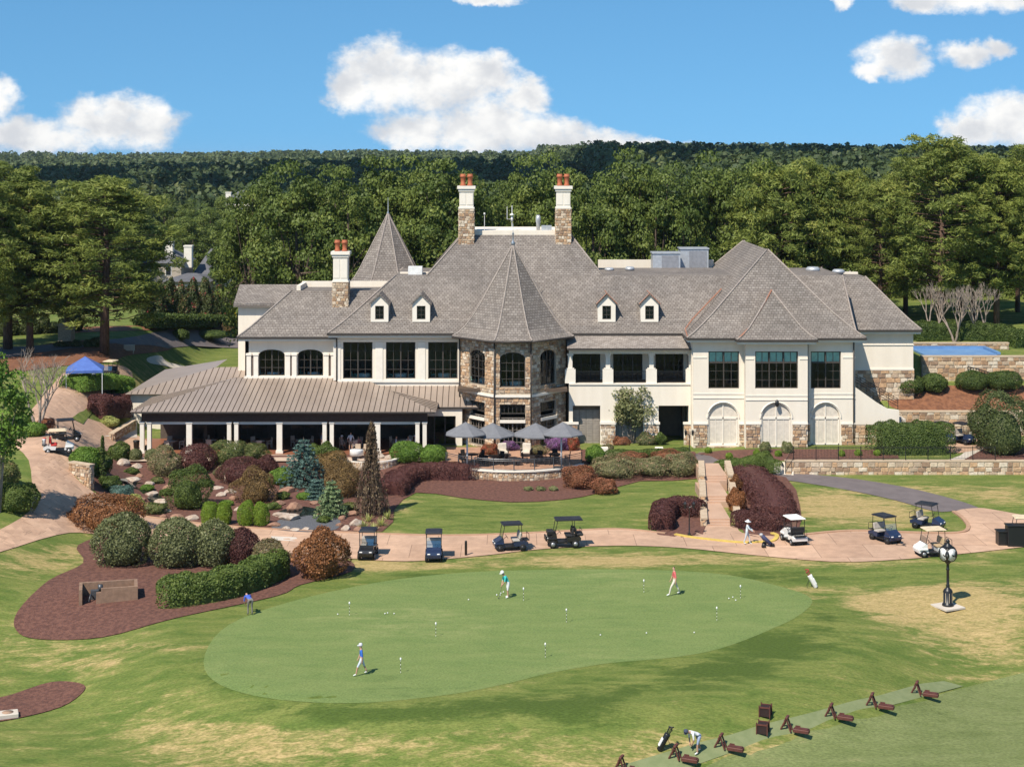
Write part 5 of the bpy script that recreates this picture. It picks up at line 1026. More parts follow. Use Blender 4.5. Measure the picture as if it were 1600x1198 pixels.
# ---------------- rocks, pond
PALES = mat('pale_rock', (.5,.43,.36), .9, (.34,.25,.19), 2, .6, 8); REDR = mat('red_rock', (.33,.19,.125), .9, (.24,.13,.09), 2, .6, 8)
def rock(px, py, w, h, mt, label, flat=.6):
    w *= .88; h *= .9
    g = G(px,py); s = FPX/g.y; r = random.Random(px*7+py); bm = bmesh.new(); bmesh.ops.create_icosphere(bm, subdivisions=2, radius=1); cuts = [(Vector((r.uniform(-1,1),r.uniform(-1,1),r.uniform(-.4,1))).normalized(), r.uniform(.55,.85)) for _ in range(9)]
    for v in bm.verts:
        for n, d in cuts:
            e = v.co.dot(n)-d
            if e > 0: v.co -= n*e*.92
        v.co = Vector((v.co.x*w/2/s*1.15, v.co.y*w/2/s*.9, v.co.z*h/s*flat+h/s*.3))
    me = bpy.data.meshes.new('boulder'); bm.to_mesh(me); bm.free(); me.materials.append(mt); o = link(bpy.data.objects.new('boulder', me)); o.location = g; o.rotation_euler = (0,0,r.uniform(0,6)*.2); return tag(o, label, 'boulder', 'boulders of the rock garden')
for px, py, w, h, k in ((192,727,26,16,0),(214,731,18,10,0),(218,746,16,10,1),(205,752,30,10,0),(172,752,24,8,0),(232,758,22,9,0),(188,762,22,9,1),(268,768,30,16,1),(238,775,26,10,0),(222,784,16,9,1),(252,786,24,9,0),(235,797,22,9,0),(262,800,18,8,0),(275,812,26,12,1),(300,812,24,12,0),(255,808,14,8,1),(330,790,20,9,0),(346,775,22,9,0),(360,770,26,8,0),(340,764,24,7,0),(365,782,20,10,1),(372,798,16,9,0),(425,772,22,12,1),(448,770,30,14,1),(435,790,26,12,1),(462,796,34,16,1),(440,806,30,9,0),(452,812,36,14,0),(428,822,26,10,1),(490,788,20,8,1),(500,806,18,9,1),(535,812,16,10,1),(548,806,24,12,1),(556,820,26,13,0),(540,828,20,10,0),(530,822,14,9,1),(560,830,18,10,1),(447,826,16,6,0),(462,829,18,6,0),(478,828,14,6,0),(590,716,26,14,0),(609,718,20,12,0),(355,752,18,16,0)):
    rock(px, py, w, h, (PALES, REDR)[k], ('pale grey flat boulder among the garden stream stones','rusty red boulder among the garden stream stones')[k])
WATER = mat('pond_water', (.012,.016,.014), .06, spec=.6); sheet('pond', [(436,800),(470,792),(500,798),(495,806),(455,808)], .07, WATER); sheet('stream', [(180,752),(215,748),(222,762),(250,775),(262,790),(240,790),(215,765)], .07, WATER); sheet('gravel', [(425,826),(445,810),(500,806),(530,812),(525,828),(480,832)], .07, mat('dark_gravel',(.13,.135,.15),.9,(.07,.07,.08),12,.8,25))
for i in range(26):
    t = R(180+180*i/25); 
o = thing('fire_pit_wall', 'semicircular stone seat wall around the fire pit', 'wall', G(574,732)); s = MB(); c = MB(); r0 = 2.7
for i in range(16):
    t0, t1 = R(185+170*i/16), R(185+170*(i+1)/16); p, q = Vector((r0*math.cos(t0),1.6+r0*.8*math.sin(t0))), Vector((r0*math.cos(t1),1.6+r0*.8*math.sin(t1))); d = q-p; stones(s, (p.x,p.y,-.1), (d.x,d.y,0), d.length, .75, (), .26, .05); c.prism([tuple(p*1.03),tuple(q*1.03),tuple(q*.86),tuple(p*.86)], .6, .72); c.prism([tuple(p*.99),tuple(q*.99),tuple(q*.87),tuple(p*.87)], -.2, .6)
tag(s.build('stones', STONE, o), kind='stuff'); tag(c.build('coping', TRIM, o), kind='stuff')
# utility enclosure in the mulch bed, covers, sign, post
g = G(172,942); CB = mat('brown_block', (.27,.17,.115), .9, (.2,.125,.085), 3); o = thing('utility_enclosure', 'open concrete block enclosure with grey pump in the mulch bed', 'enclosure', g, R(14))
for x0,x1,y0_,y1_,h in ((-1.9,-1.7,0,1.9,.95),(-1.7,1.5,1.7,1.9,.95),(1.5,1.7,.0,1.9,.95),(-.55,1.5,0,.2,.95),(-.85,-.55,0,.2,.7)): m = MB(); m.box(x0,x1,y0_,y1_,-.1,h); m.build('block_wall', CB, o)
m = MB(); m.cbox((-.95,.95,.35),(.5,.4,.6)); m.tube([(-1,.7,.2),(-1.2,.5,.5),(-1.3,.3,.1)], .05, 6); m.lathe([(.16,.5),(.16,.9)], (-.6,1.2,0), 8); m.build('pump', GM, o)
g = G(12,1120); m = MB(); m.cbox((0,0,.12),(1.1,.8,.3),R(20),.03); m.lathe([(.3,.271),(.3,.285)], (0,0,0), 14, mi=1); tag(m.build('valve_box', [WALK, BRICKP], None, g), 'pale square irrigation cover box at the small mulch bed', 'box')
g = G(728,868); m = MB(); m.lathe([(.09,0),(.09,.85),(.085,.9),(.085,.97),(.09,1.0),(.06,1.06)], n=10); tag(m.build('bollard', BLACKM, None, g), 'single black bollard light at the lower path edge', 'bollard')
g = G(372,520); m = MB(); m.tube([(0,0,0),(0,0,3)], .05, 5); s = thing('road_sign', 'yellow diamond warning sign beyond the road island', 'sign', g); m.build('post', GM, s); m = MB(); m.prism([(-.62,2.9),(0,2.28),(.62,2.9),(0,3.52)], -.06, -.05, 'Y'); m.build('panel', mat('sign_yellow',(.8,.55,.02),.5), s)
g = G(391,524); s = thing('flagpole', 'tall dark flagpole with limp flag beside the left wing', 'flagpole', g); m = MB(); m.tube([(0,0,0),(0,0,CH-(352-HZ)/FPX*g.y)], [.13,.06], 8); m.build('pole', mat('bronze_pole',(.06,.05,.045),.5), s); zt = CH-(352-HZ)/FPX*g.y
for i, (c_, z_) in enumerate((((.5,.08,.1),zt-2.6),((.75,.75,.75),zt-6))): m = MB(); m.add([(.08,0,z_),(.5,.15,z_-.3),(.35,-.1,z_-2.2),(.1,0,z_-2.4)], [(0,1,2,3)]); m.add([(.08,.02,z_),(.5,.17,z_-.3),(.35,-.08,z_-2.2),(.1,.02,z_-2.4)], [(3,2,1,0)]); m.build('flag', mat('flag_%d' % i, c_, .8), s)
g = G(202,551); m = MB(); m.cbox((0,0,.6),(1.3,.15,.7)); m.cbox((-.5,0,.15),(.1,.1,.5)); m.cbox((.5,0,.15),(.1,.1,.5)); tag(m.build('low_sign', WALK, None, g), 'small pale ground sign at the straw bed edge', 'sign')
g = G(213,702); m = MB(); m.lathe([(.24,0),(.28,.7),(.31,.72),(.31,.8),(.27,.85)], n=10); tag(m.build('trash_bin', BLACKM, None, g), 'black round bin outside the loggia corner', 'bin')
for px, py, lb in ((1077,838,'black twin-lantern lamp post in the horseshoe hedge'),(1077,716,'black twin-lantern lamp post at the head of the steps')):
    s = thing('lamp_post', lb, 'lamp post', G(px,py)); m = MB(); m.lathe([(.12,0),(.12,.2),(.05,.3),(.04,2.1),(.07,2.15)], n=8); m.tube([(-.32,0,2.05),(-.2,0,2.25),(0,0,2.15),(.2,0,2.25),(.32,0,2.05)], .025, 5); m.build('post', BLACKM, s)
    for sx in (-.32,.32): m = MB(); m.lathe([(.06,2.05),(.12,2.4),(.14,2.42),(.02,2.6)], (sx,0,0), 6, smooth=False); m.build('lantern', BLACKM, s)
# ---------------- street clock
g = G(1481,948); ck = thing('street_clock', 'black four-faced post clock standing in the dry grass', 'clock', g, R(25)); m = MB()
m.cbox((0,0,.04),(1.5,1.5,.1)); m.build('plinth_pad', WALK, ck); m = MB(); m.lathe([(.36,.09),(.36,.2),(.3,.24),(.3,1.0),(.24,1.12),(.14,1.2),(.1,1.3),(.13,1.36),(.09,1.42),(.085,2.3),(.13,2.36),(.09,2.42),(.09,2.7),(.22,2.85),(.3,2.95)], n=12); m.build('post', BLACKM, ck)
for k in range(8): a = R(45*k+22.5); m = MB(); m.cbox((math.cos(a)*.298,math.sin(a)*.298,.62),(.012,.03,.6),a); m.build('gilt_line', mat('gilt',(.5,.42,.3),.4), ck)
m = MB(); m.cbox((0,0,3.35),(.56,.56,.8),0,.04); m.lathe([(.3,3.72),(.34,3.8),(.16,3.95),(.1,4.05),(.14,4.12),(.03,4.3)], n=10); m.build('head', BLACKM, ck)
for k in range(4):
    M4 = Matrix.Rotation(R(90*k), 4, 'Z'); m = MB(); t = MB(); t.lathe([(.45,-.37),(.45,-.27),(.38,-.25)], (0,0,3.35), 24, 'Y'); t.v = [tuple(M4 @ Vector(v)) for v in t.v]; rim = t.build('drum', BLACKM, ck)
    t = MB(); t.lathe([(.38,-.378),(.38,-.372)], (0,0,3.35), 24, 'Y'); t.v = [tuple(M4 @ Vector(v)) for v in t.v]; dl = t.build('dial', WHITE, ck); t = MB()
    for j in range(12): a = R(30*j); t.cbox((math.sin(a)*.31,-.381,3.35+math.cos(a)*.31),(.025,.006,.07), R=Matrix.Rotation(a,4,'Y'))
    t.v = [tuple(M4 @ Vector(v)) for v in t.v]; tag(t.build('hour_marks', BLACKM, dl), kind='stuff')
    for a, L, w_ in ((R(128),.2,.06),(R(112),.31,.042)): t = MB(); t.cbox((math.sin(a)*L*.5,-.386-.003*(L > .2),3.35+math.cos(a)*L*.5),(w_,.006,L), R=Matrix.Rotation(a,4,'Y')); t.v = [tuple(M4 @ Vector(v)) for v in t.v]; t.build('clock_hand', BLACKM, dl)
# ---------------- golf carts
def cart(px, py, rz, body, roofc, seat, label, lift=0., rear=False, loc=None, red=False):
    g = Vector(loc) if loc else G(px,py); g.z += .03; c = thing('golf_cart', label, 'golf cart', g, R(rz), 'golf carts'); Bm = mat('paint_'+body, {'navy':(.018,.03,.07),'black':(.015,.015,.017),'white':(.72,.71,.69)}[body], .25, {'navy':(.015,.025,.06),'black':(.012,.012,.014),'white':(.66,.65,.63)}[body], spec=.6); Rm = mat('roof_'+roofc, {'black':(.02,.022,.03),'white':(.78,.77,.74),'cream':(.68,.55,.38)}[roofc], .45); Sm = mat('seat_'+seat, {'grey':(.42,.38,.34),'black':(.02,.02,.022),'tan':(.45,.33,.2),'red':(.45,.03,.025)}[seat], .6); L = lift
    m = MB(); m.prism([(.42,.3+L),(1.16,.3+L),(1.2,.5+L),(1.12,.68+L),(.85,.82+L),(.66,.95+L),(.56,.93+L),(.5,.5+L)], -.5, .5, 'Y'); m.cbox((.82,-.53,.56+L),(.62,.1,.14),0,.03); m.cbox((.82,.53,.56+L),(.62,.1,.14),0,.03); m.build('cowl', Bm, c)
    m = MB(); m.box(-.4,.45,-.56,.56,.27+L,.34+L); m.box(-1.1,1.05,-.42,.42,.2+L,.268+L); m.build('floor', BLACKM, c)
    m = MB(); m.prism([(-1.2,.36+L),(-.25,.342+L),(-.2,.62+L),(-.5,.66+L),(-1.0,.68+L),(-1.22,.58+L)], -.55, .55, 'Y'); m.build('rear_body', Bm, c)
    m = MB(); m.cbox((-.38,0,.73+L),(.5,1.06,.15),0,.04); m.build('seat', Sm, c); m = MB(); m.cbox((-.66,0,1.05+L),(.13,1.04,.46),0,.04, R=Matrix.Rotation(R(-10),4,'Y')); m.build('backrest', Sm, c)
    rl = -1.35 if rear else -.85; m = MB(); m.cbox(((rl+.62)/2,0,1.86+L),(.62-rl,1.18,.09),0,.04); m.cbox(((rl+.62)/2,0,1.92+L),(.44-rl,.95,.05),0,.024); m.build('roof', Rm, c)
    for sy in (-.5,.5):
        for pts in ([(.66,sy,.92+L),(.48,sy*1.04,1.83+L)], [(-.78,sy,.66+L),(-.72,sy*1.04,1.83+L)]): m = MB(); m.tube(pts, .025, 5); m.build('roof_strut', BLACKM, c)
    m = MB(); m.add([(.665,-.48,.95+L),(.665,.48,.95+L),(.57,.5,1.38+L),(.57,-.5,1.38+L)], [(0,1,2,3)]); m.build('windshield', glassmat('clear_screen', (.75,.8,.82), .5), c, normals=False)
    m = MB(); m.tube([(.5,.27,.85+L),(.3,.27,1.02+L)], .02, 5); m.tube([(.3+.17*math.cos(a)*.55,.27+.17*math.sin(a),1.02+L+.17*math.cos(a)*.8) for a in [i*.6283 for i in range(11)]], .018, 5); m.build('steering_wheel', BLACKM, c)
    r = .24+L*.35
    for wx in (-.82,.82):
        for wy in (-.5,.5): m = MB(); m.lathe([(r*.6,wy-.1),(r*.95,wy-.1),(r,wy-.06),(r,wy+.06),(r*.95,wy+.1),(r*.6,wy+.1)], (wx,0,r), 14, 'Y'); w = m.build('wheel', mat('tyre',(.015,.015,.015),.85), c); m = MB(); m.lathe([(.03,wy-.112),(r*.55,wy-.105),(r*.55,wy+.105),(.03,wy+.112)], (wx,0,r), 10, 'Y'); m.build('rim', mat('rim_grey',(.4,.4,.41),.4,metal=.6) if body != 'navy' else mat('rim_dark',(.06,.06,.065),.4,metal=.6), w)
    for sy in (-.33,.33): m = MB(); m.cbox((1.17,sy,.58+L),(.06,.2,.08),0,.02); m.build('headlight', WHITE, c)
    m = MB(); m.box(-1.32,-1.0,-.45,.45,.7+L,.74+L); m.tube([(-1.3,-.45,.72+L),(-1.28,-.45,1.15+L),(-1.28,.45,1.15+L),(-1.3,.45,.72+L)], .022, 5); m.build('bag_rack', BLACKM, c)
    if rear: m = MB(); m.cbox((-1.15,0,.8+L),(.5,1.02,.14),0,.04); m.cbox((-.85,0,1.05+L),(.1,1.0,.4),0,.03); m.build('rear_seat', Sm, c); m = MB(); m.cbox((1.28,0,.55+L),(.12,.9,.35),0,.04); m.cbox((.95,0,.95+L),(.5,.8,.3),0,.05); m.build('cargo_basket', BLACKM, c)
    if red:
        for sy in (-.28,.28): m = MB(); m.lathe([(.13,.72),(.15,1.2),(.13,1.25)], (-1.16,sy,0), 8); m.build('golf_bag', mat('bag_mix_%d' % (sy > 0), ((.6,.6,.6),(.5,.05,.04))[sy > 0], .6), c)
    return c
cart(575,870,-93,'black','black','grey','black golf cart with black roof facing the putting green, left of its pair'); cart(678,873,-88,'navy','black','grey','navy golf cart with black roof facing the putting green, beside the bollard')
cart(797,859,191,'navy','black','grey','navy two-seat golf cart with black roof seen from its side on the path'); cart(880,854,187,'black','black','black','lifted black four-seat golf cart with long roof on the path',.12,True)
cart(1240,848,104,'white','white','black','white golf cart with white roof seen from behind beside the purple hedge'); cart(1383,846,-62,'navy','black','grey','navy golf cart by the kerb beside the drain grate'); cart(1450,826,-38,'navy','black','grey','navy golf cart parked at the tip of the grass island')
cart(1456,868,190,'white','cream','tan','white golf cart with cream roof partly behind the street clock'); cart(1597,848,175,'white','cream','grey','golf cart with cream roof beyond the black boxes at the path end'); cart(92,708,14,'white','cream','red','white golf cart with red seats and cream roof on the driveway',red=True); cart(104,690,20,'black','black','black','dark roofed golf cart parked behind the red-seated one')
cart(172,592,-100,'black','cream','black','black golf cart with pale roof beside the blue tent'); cart(1474,692,-70,'navy','black','grey','navy golf cart in the lot nearest the round hedge'); cart(1505,693,-62,'navy','black','grey','navy golf cart in the lot nearest the gate'); cart(1420,694,-80,'black','black','black','golf cart behind the massive hedge, only its roof showing')
for px, py, w, h in ((1566,851,.75,1.0),(1590,853,1.6,1.5)): m = MB(); m.cbox((0,0,h/2),(w,.8,h),0,.03); m.cbox((0,0,h+.04),(w+.12,.92,.08),0,.02); tag(m.build('black_station', BLACKM, None, G(px,py)), 'black box station at the path end, %s one' % ('small' if w < 1 else 'wide'), 'box')
# tent
g = G(133,612); t = thing('canopy_tent', 'blue pop-up canopy tent beside the driveway', 'tent', g, R(12)); BL = mat('tent_blue', (.08,.15,.42), .6, (.065,.12,.36), 2); m = MB(); q = 1.75
m.add([(-q,-q,2.3),(q,-q,2.3),(q,q,2.3),(-q,q,2.3),(0,0,3.5),(-q,-q,2.05),(q,-q,2.05),(q,q,2.05),(-q,q,2.05)], [(0,1,4),(1,2,4),(2,3,4),(3,0,4),(0,5,6,1),(1,6,7,2),(2,7,8,3),(3,8,5,0)]); m.build('canopy', BL, t)
for sx in (-1,1):
    for sy in (-1,1): m = MB(); m.cbox((sx*q*.97,sy*q*.97,1.05),(.06,.06,2.1)); m.build('leg', WHITE, t)
g = G(133,610); m = MB(); m.cbox((0,0,.45),(2.2,.8,.9),0,.03); tag(m.build('covered_table', mat('brown_cloth',(.06,.03,.025),.9), None, g), 'dark covered table under the blue tent', 'table'); g = G(170,607); m = MB(); m.cbox((0,0,.3),(.9,.5,.5),0,.05); m.cbox((0,0,.58),(.92,.52,.06),0,.02); tag(m.build('cooler', mat('cooler_blue',(.25,.35,.5),.5), None, g), 'blue cooler box beside the tent table', 'cooler')
# ---------------- umbrellas and furniture
UMB = mat('charcoal_canvas', (.17,.172,.185), .85, (.145,.147,.16), 3)
for px, py, s, lb in ((730,731,1,'charcoal double parasol on white mast at the left of the patio'),(877,732,-1,'charcoal double parasol on white mast at the right of the patio')):
    g = P(px,py,139.6); g.z = .84; u = thing('cantilever_parasol', lb, 'parasol', g, 0, 'patio parasols'); m = MB(); m.cbox((0,0,.06),(1.3,1.0,.12),0,.03); m.build('base', GM, u); m = MB(); m.tube([(0,0,.1),(0,0,3.55)], .075, 8); m.tube([(0,0,3.5),(s*1.2,1.0,3.0),(s*2.3,1.9,2.75)], .05, 6); m.build('mast', WHITE, u)
    for cx, cy, cz, rr in ((-s*.15,.6,2.95,1.85),(s*2.2,1.9,2.65,2.05)):
        m = MB(); ring = [(cx+rr*math.cos(R(45*k+22.5)),cy+rr*math.sin(R(45*k+22.5)),cz) for k in range(8)]; low = [(a,b_,z-.1) for a,b_,z in ring]; m.add(ring+low+[(cx,cy,cz+1.0)], [(k,(k+1) % 8,16) for k in range(8)]+[(k+8,(k+1) % 8+8,(k+1) % 8,k) for k in range(8)], normals=None) if False else m.add(ring+low+[(cx,cy,cz+1.0)], [(k,(k+1) % 8,16) for k in range(8)]+[(k+8,(k+1) % 8+8,(k+1) % 8,k) for k in range(8)]); cn = m.build('canopy', UMB, u); m = MB()
        for k in range(8): m.tube([(cx,cy,cz+.95),(ring[k][0],ring[k][1],cz-.02)], .015, 3)
        m.build('ribs', GM, cn)
WOODT = mat('table_brown', (.12,.07,.05), .6); DKCH = mat('dark_wicker', (.035,.028,.026), .8); TEAK = mat('grey_teak', (.45,.4,.34), .7); CUSH = mat('cream_cushion', (.68,.6,.5), .9)
def round_table(loc, r, mt, label, cloth=None, h=.74, group='tables'):
    t = thing('round_table', label, 'table', loc, 0, group); m = MB(); m.lathe([(r,h-.05),(r,h)], n=18); m.build('top', cloth or mt, t); m = MB(); m.lathe([(.3,0),(.06,.06),(.05,h-.05)], n=8); m.build('leg', mt, t)
    if cloth: m = MB(); m.lathe([(r*1.02,h*.35),(r*1.0,h-.04),(r*.98,h+.005)], n=18); m.build('tablecloth', cloth, t)
    return t
def chair(loc, rz, mt, label, group, cushion=None):
    c = thing('chair', label, 'chair', loc, rz, group); m = MB(); m.cbox((0,0,.43),(.5,.5,.06),0,.015); m.build('seat', cushion or mt, c); m = MB(); m.cbox((-.24,0,.72),(.05,.48,.5),0,.015, R=Matrix.Rotation(R(-8),4,'Y')); m.build('backrest', cushion or mt, c)
    for sx in (-.21,.21):
        for sy in (-.21,.21): m = MB(); m.cbox((sx,sy,.2),(.05,.05,.4)); m.build('leg', mt, c)
    for sy in (-.25,.25): m = MB(); m.cbox((0,sy,.64),(.46,.05,.04)); m.cbox((.2,sy,.53),(.04,.04,.2)); m.build('armrest', mt, c)
    return c
for i, (px, py) in enumerate(((737,715),(772,722),(838,722),(868,716))):
    g = P(px,py,141.5+(.8 if i in (0,3) else 0)); g.z = .84; round_table(g, .62, WOODT, 'dark round table on the patio under the %s canopy' % ('left outer','left inner','right inner','right outer')[i], group='patio tables')
    for k in range(4): a = R(90*k+40+i*17); chair(g+Vector((math.cos(a)*1.05,math.sin(a)*1.05,0)), a+math.pi, DKCH, 'dark wicker armchair at a round patio table', 'patio chairs')
g = P(807,722,141); g.z = .84; round_table(g, .45, WOODT, 'small low table between the inner patio tables', h=.45, group='patio tables')
for px, lb in ((786,'cream cushioned lounge chair left of the bay doors'),(822,'cream cushioned lounge chair right of the bay doors')):
    g = P(px,708,145.4); g.z = .84; c = thing('lounge_chair', lb, 'lounge chair', g, R(-80 if px < 800 else -100)); m = MB(); m.cbox((0,0,.35),(.8,.8,.2),0,.04); m.build('cushion', CUSH, c); m = MB(); m.cbox((-.38,0,.75),(.16,.78,.7),0,.05); m.build('backrest', CUSH, c); m = MB(); m.cbox((0,0,.14),(.85,.9,.2)); m.cbox((0,-.43,.45),(.8,.06,.3)); m.cbox((0,.43,.45),(.8,.06,.3)); m.build('frame', DKCH, c)
for i, px in enumerate((268, 330, 405, 470, 548, 628)):
    g = P(px,0,149.3+.5*(i % 2)); g.z = .8; round_table(g, .55, TEAK, 'grey teak table in loggia bay %s' % ('with the corner ramp','beside the first double column','behind the purple shrubs','behind the blue spruce','behind the weeping tree','nearest the lobby glass')[i], group='loggia tables')
    for k in range(3): a = R(-100+k*105+i*9); chair(g+Vector((math.cos(a)*.95,math.sin(a)*.95,0)), a+math.pi, TEAK, 'grey teak armchair under the loggia roof', 'loggia chairs')
for px in (559,572): g = P(px,0,146.0); g.z = .8; chair(g, R(-90), mat('tan_chair',(.5,.38,.27),.8), 'tan high-backed chair on the terrace edge of the loggia', 'tan chairs')
g = P(557,0,144.6); g.z = .8; round_table(g, .6, WHITE, 'small table under a white cloth behind the fire pit', WHITE)
for px, py in ((538,727),(556,729)): chair(G(px,py+2), R(-60), DKCH, 'low dark chair inside the fire pit wall', 'fire pit chairs')
for px, yy, z, lb in ((570,155.35,FL,'white clothed dining table behind the first tall window'),(626,155.35,FL,'white clothed dining table behind the second tall window'),(694,155.35,FL,'white clothed dining table behind the third tall window'),(427,156.3,FL,'white clothed dining table behind the first arched window'),(490,156.3,FL,'white clothed dining table behind the second arched window'),(757,151.9,FL,'white clothed dining table in the left bay window'),(806,149.9,FL,'white clothed dining table in the front bay window'),(1125,151.2,4.85,'white clothed dining table behind the left pavilion window'),(1232,150.2,4.85,'white clothed dining table behind the middle pavilion window'),(1292,151.2,4.85,'white clothed dining table behind the right pavilion window')):
    g = Vector((X(px,yy),yy,z)); round_table(g, .6, TEAK, lb, WHITE, group='dining tables')
    for k in range(2): chair(g+Vector((-1+2*k,-.1,0)), math.pi*k, mat('mint_chair',(.3,.5,.42),.8), 'pale dining chair behind the upstairs windows', 'dining chairs')
# ---------------- houses beyond the road
def house(px0, px1, Y, eave, ridge, label, chim=(), z0=0., wc=STUCCO):
    x0, x1 = X(px0,Y), X(px1,Y); ze, zr = Zp(eave,Y), Zp(ridge,Y); h = thing('house', label, 'house', ((x0+x1)/2,Y,z0)); w = (x1-x0)/2; m = MB(); m.box(-w,w,0,11,0,ze-z0); m.build('wall', wc, h); r = MB(); rr = min(w*.8,5.5); zr -= z0; ze -= z0
    r.add([(-w-.5,-.5,ze),(w+.5,-.5,ze),(w+.5,11.5,ze),(-w-.5,11.5,ze),(-w+rr,5.5,zr),(w-rr,5.5,zr)], [(0,1,5,4),(1,2,5),(2,3,4,5),(3,0,4),(3,2,1,0)]); r.build('roof', mat('slate_roof',(.12,.12,.13),.8,(.09,.09,.1),1), h, uv=True)
    k = 0; x = -w+1.2
    while x < w-1.2:
        m = MB(); m.box(x,x+1.1,-.06,-.003,ze-2.3,ze-.6); f = m.build('window', WHITE, h); m = MB(); m.box(x+.1,x+1.0,-.09,-.061,ze-2.2,ze-.7); m.build('pane', mat('dark_pane',(.02,.025,.03),.1), f); x += 2.6
    for cx, top in chim: m = MB(); X0 = X(cx,Y)-(x0+x1)/2; m.box(X0-.7,X0+.7,2.5,4,ze-1,Zp(top,Y)-z0); m.box(X0-.8,X0+.8,2.4,4.1,Zp(top,Y)-z0,Zp(top,Y)-z0+.25); m.build('chimney', TRIM, h)
    return h
house(226,283,292,411,391,'cream house with twin pale chimneys behind the crape myrtles',((259,381),(289,387)),wc=mat('tan_wall',(.42,.36,.29),.8)); house(300,352,296,436,391,'grey shingled house with a steep roof beside the cream house',((333,424),)); house(255,325,284,440,430,'low wing with dark roof in front of the two houses',wc=mat('tan_wall',(.4,.35,.3))); house(-10,30,275,470,445,'pale house glimpsed behind the roadside pines'); house(352,398,430,313,298,'distant grey-roofed house high among the trees',((354,302),(406,303))); house(385,460,300,455,435,'pale house behind the flagpole')
g = Vector((X(75,255),255,0)); h = thing('portico', 'pale columned portico behind the roadside pines', 'porch', g); m = MB(); m.box(-4,4,0,4,4.6,6.2); m.build('entablature', STUCCO, h)
for x in (-3.6,-1.2,1.2,3.6): m = MB(); m.lathe([(.35,0),(.3,.3),(.26,4.6)], (x,.4,0), 10); m.build('column', TRIM, h)
# ---------------- putting green flags, range gear
STICK = tonemat('flagstick_bands', [(.75,.74,.68),(.02,.02,.02)], .5, 0.)
for px, py in ((546,962),(681,995),(626,1052),(818,939),(885,973),(1006,926),(1157,935),(1120,970),(852,1028)):
    o = thing('practice_flag', 'short banded practice pin standing in a cup of the putting green', 'flag pin', G(px,py)+Vector((0,0,.03)), 0, 'practice pins'); m = MB()
    for k in range(7): m.lathe([(.013,k*.1),(.013,k*.1+.1)], n=6, tone=(.2,.8)[k % 2])
    m.build('stick', STICK, o); m = MB(); m.lathe([(.03,.68),(.05,.76),(.03,.84)], n=6); m.build('knob', WHITE, o)
for k in range(16): r = random.Random(k); px, py = r.choice(((535,962),(730,936),(775,928),(785,929),(942,990),(1002,991),(1080,990),(1143,936),(800,928),(610,960),(500,1000),(1035,900))); m = MB(); m.lathe([(.005,0),(.035,.02),(.043,.043),(.035,.066),(.005,.086)], n=8); tag(m.build('golf_ball', WHITE, None, G(px+r.uniform(-9,9),py+r.uniform(-4,4))+Vector((0,0,.03))), 'white golf ball lying on the putting green', 'golf ball', 'golf balls')
RW = mat('red_brown_wood', (.12,.04,.03), .6, (.08,.028,.022), 4)
for i, (px, py) in enumerate(((1432,1084),(1362,1103),(1298,1120),(1229,1140),(1126,1168),(1055,1185),(970,1203))):
    g = G(px,py); o = thing('bag_stand', 'red-brown wooden bag stand with club tray on the tee line', 'bag stand', g, R(-24), 'bag stands on the tee line'); o.scale = (.82,.82,.82)
    for s in (-.2,.2): m = MB(); m.tube([(-.35,s,0),(.05,s*.8,.8)], .06, 5); m.tube([(.3,s,0),(.02,s*.8,.75)], .055, 5); m.build('leg', RW, o)
    m = MB(); m.cbox((.04,0,.8),(.16,.55,.14),0,.02); m.cbox((-.1,0,.5),(.05,.42,.3)); m.build('crossbar', RW, o); m = MB(); m.cbox((.95,-.1,.13),(1.0,.42,.22),0,.03); m.cbox((.95,-.1,.26),(.85,.3,.06)); m.cbox((.7,.05,.32),(.3,.06,.08)); m.build('tray', RW, o)
for px, py, lb in ((1196,1118,'dark slatted wooden bin on the grass above the tee line'),(1192,1145,'dark slatted wooden bin on the tee line itself')):
    o = thing('wooden_bin', lb, 'bin', G(px,py), R(-20)); m = MB(); m.box(-.25,.25,-.25,.25,.04,.5); m.build('box', mat('black_wood',(.03,.015,.014),.7), o); m = MB()
    for a in (-.27,.27): [m.cbox((a,b_,.3),(.05,.05,.6)) for b_ in (-.27,.27)]
    m.box(-.28,.28,-.28,-.255,.46,.54); m.box(-.28,.28,.255,.28,.46,.54); m.build('frame', RW, o)
def golf_bag(px, py, rz, c1, c2, label, loc=None):
    o = thing('golf_bag', label, 'golf bag', G(px,py)+Vector((0,0,.03)), rz); T_ = Matrix.Rotation(R(28),4,'Y'); m = MB(); m.lathe([(.13,0),(.15,.05),(.14,.5),(.16,.85),(.15,.9)], n=10, M=None); m.v = [tuple(T_ @ Vector(v)) for v in m.v]; m.build('bag', c1, o); m = MB(); m.cbox((-.12,0,.4),(.1,.22,.45),0,.03); m.v = [tuple(T_ @ Vector(v)) for v in m.v]; m.build('pocket', c2, o); m = MB()
    for k in range(7): a = k*.9; m.tube([T_ @ Vector((.07*math.cos(a),.07*math.sin(a),.8)), T_ @ Vector((.1*math.cos(a),.1*math.sin(a),1.12+.03*k))], .012, 4); m.cbox(tuple(T_ @ Vector((.1*math.cos(a),.1*math.sin(a),1.14+.03*k))),(.06,.1,.07),a,.02)
    m.build('clubs', mat('club_red',(.4,.05,.05),.5) if c1 is WHITE else BLACKM, o); m = MB()
    for s in (-.2,.2): m.tube([T_ @ Vector((.1,0,.7)), (.62,s,0)], .012, 4)
    m.build('stand_legs', BLACKM, o); return o
golf_bag(1275,918,R(180),WHITE,WHITE,'white stand bag with red headcovers beside the putting green'); golf_bag(1030,1172,R(0),BLACKM,WHITE,'black and white stand bag on the range')
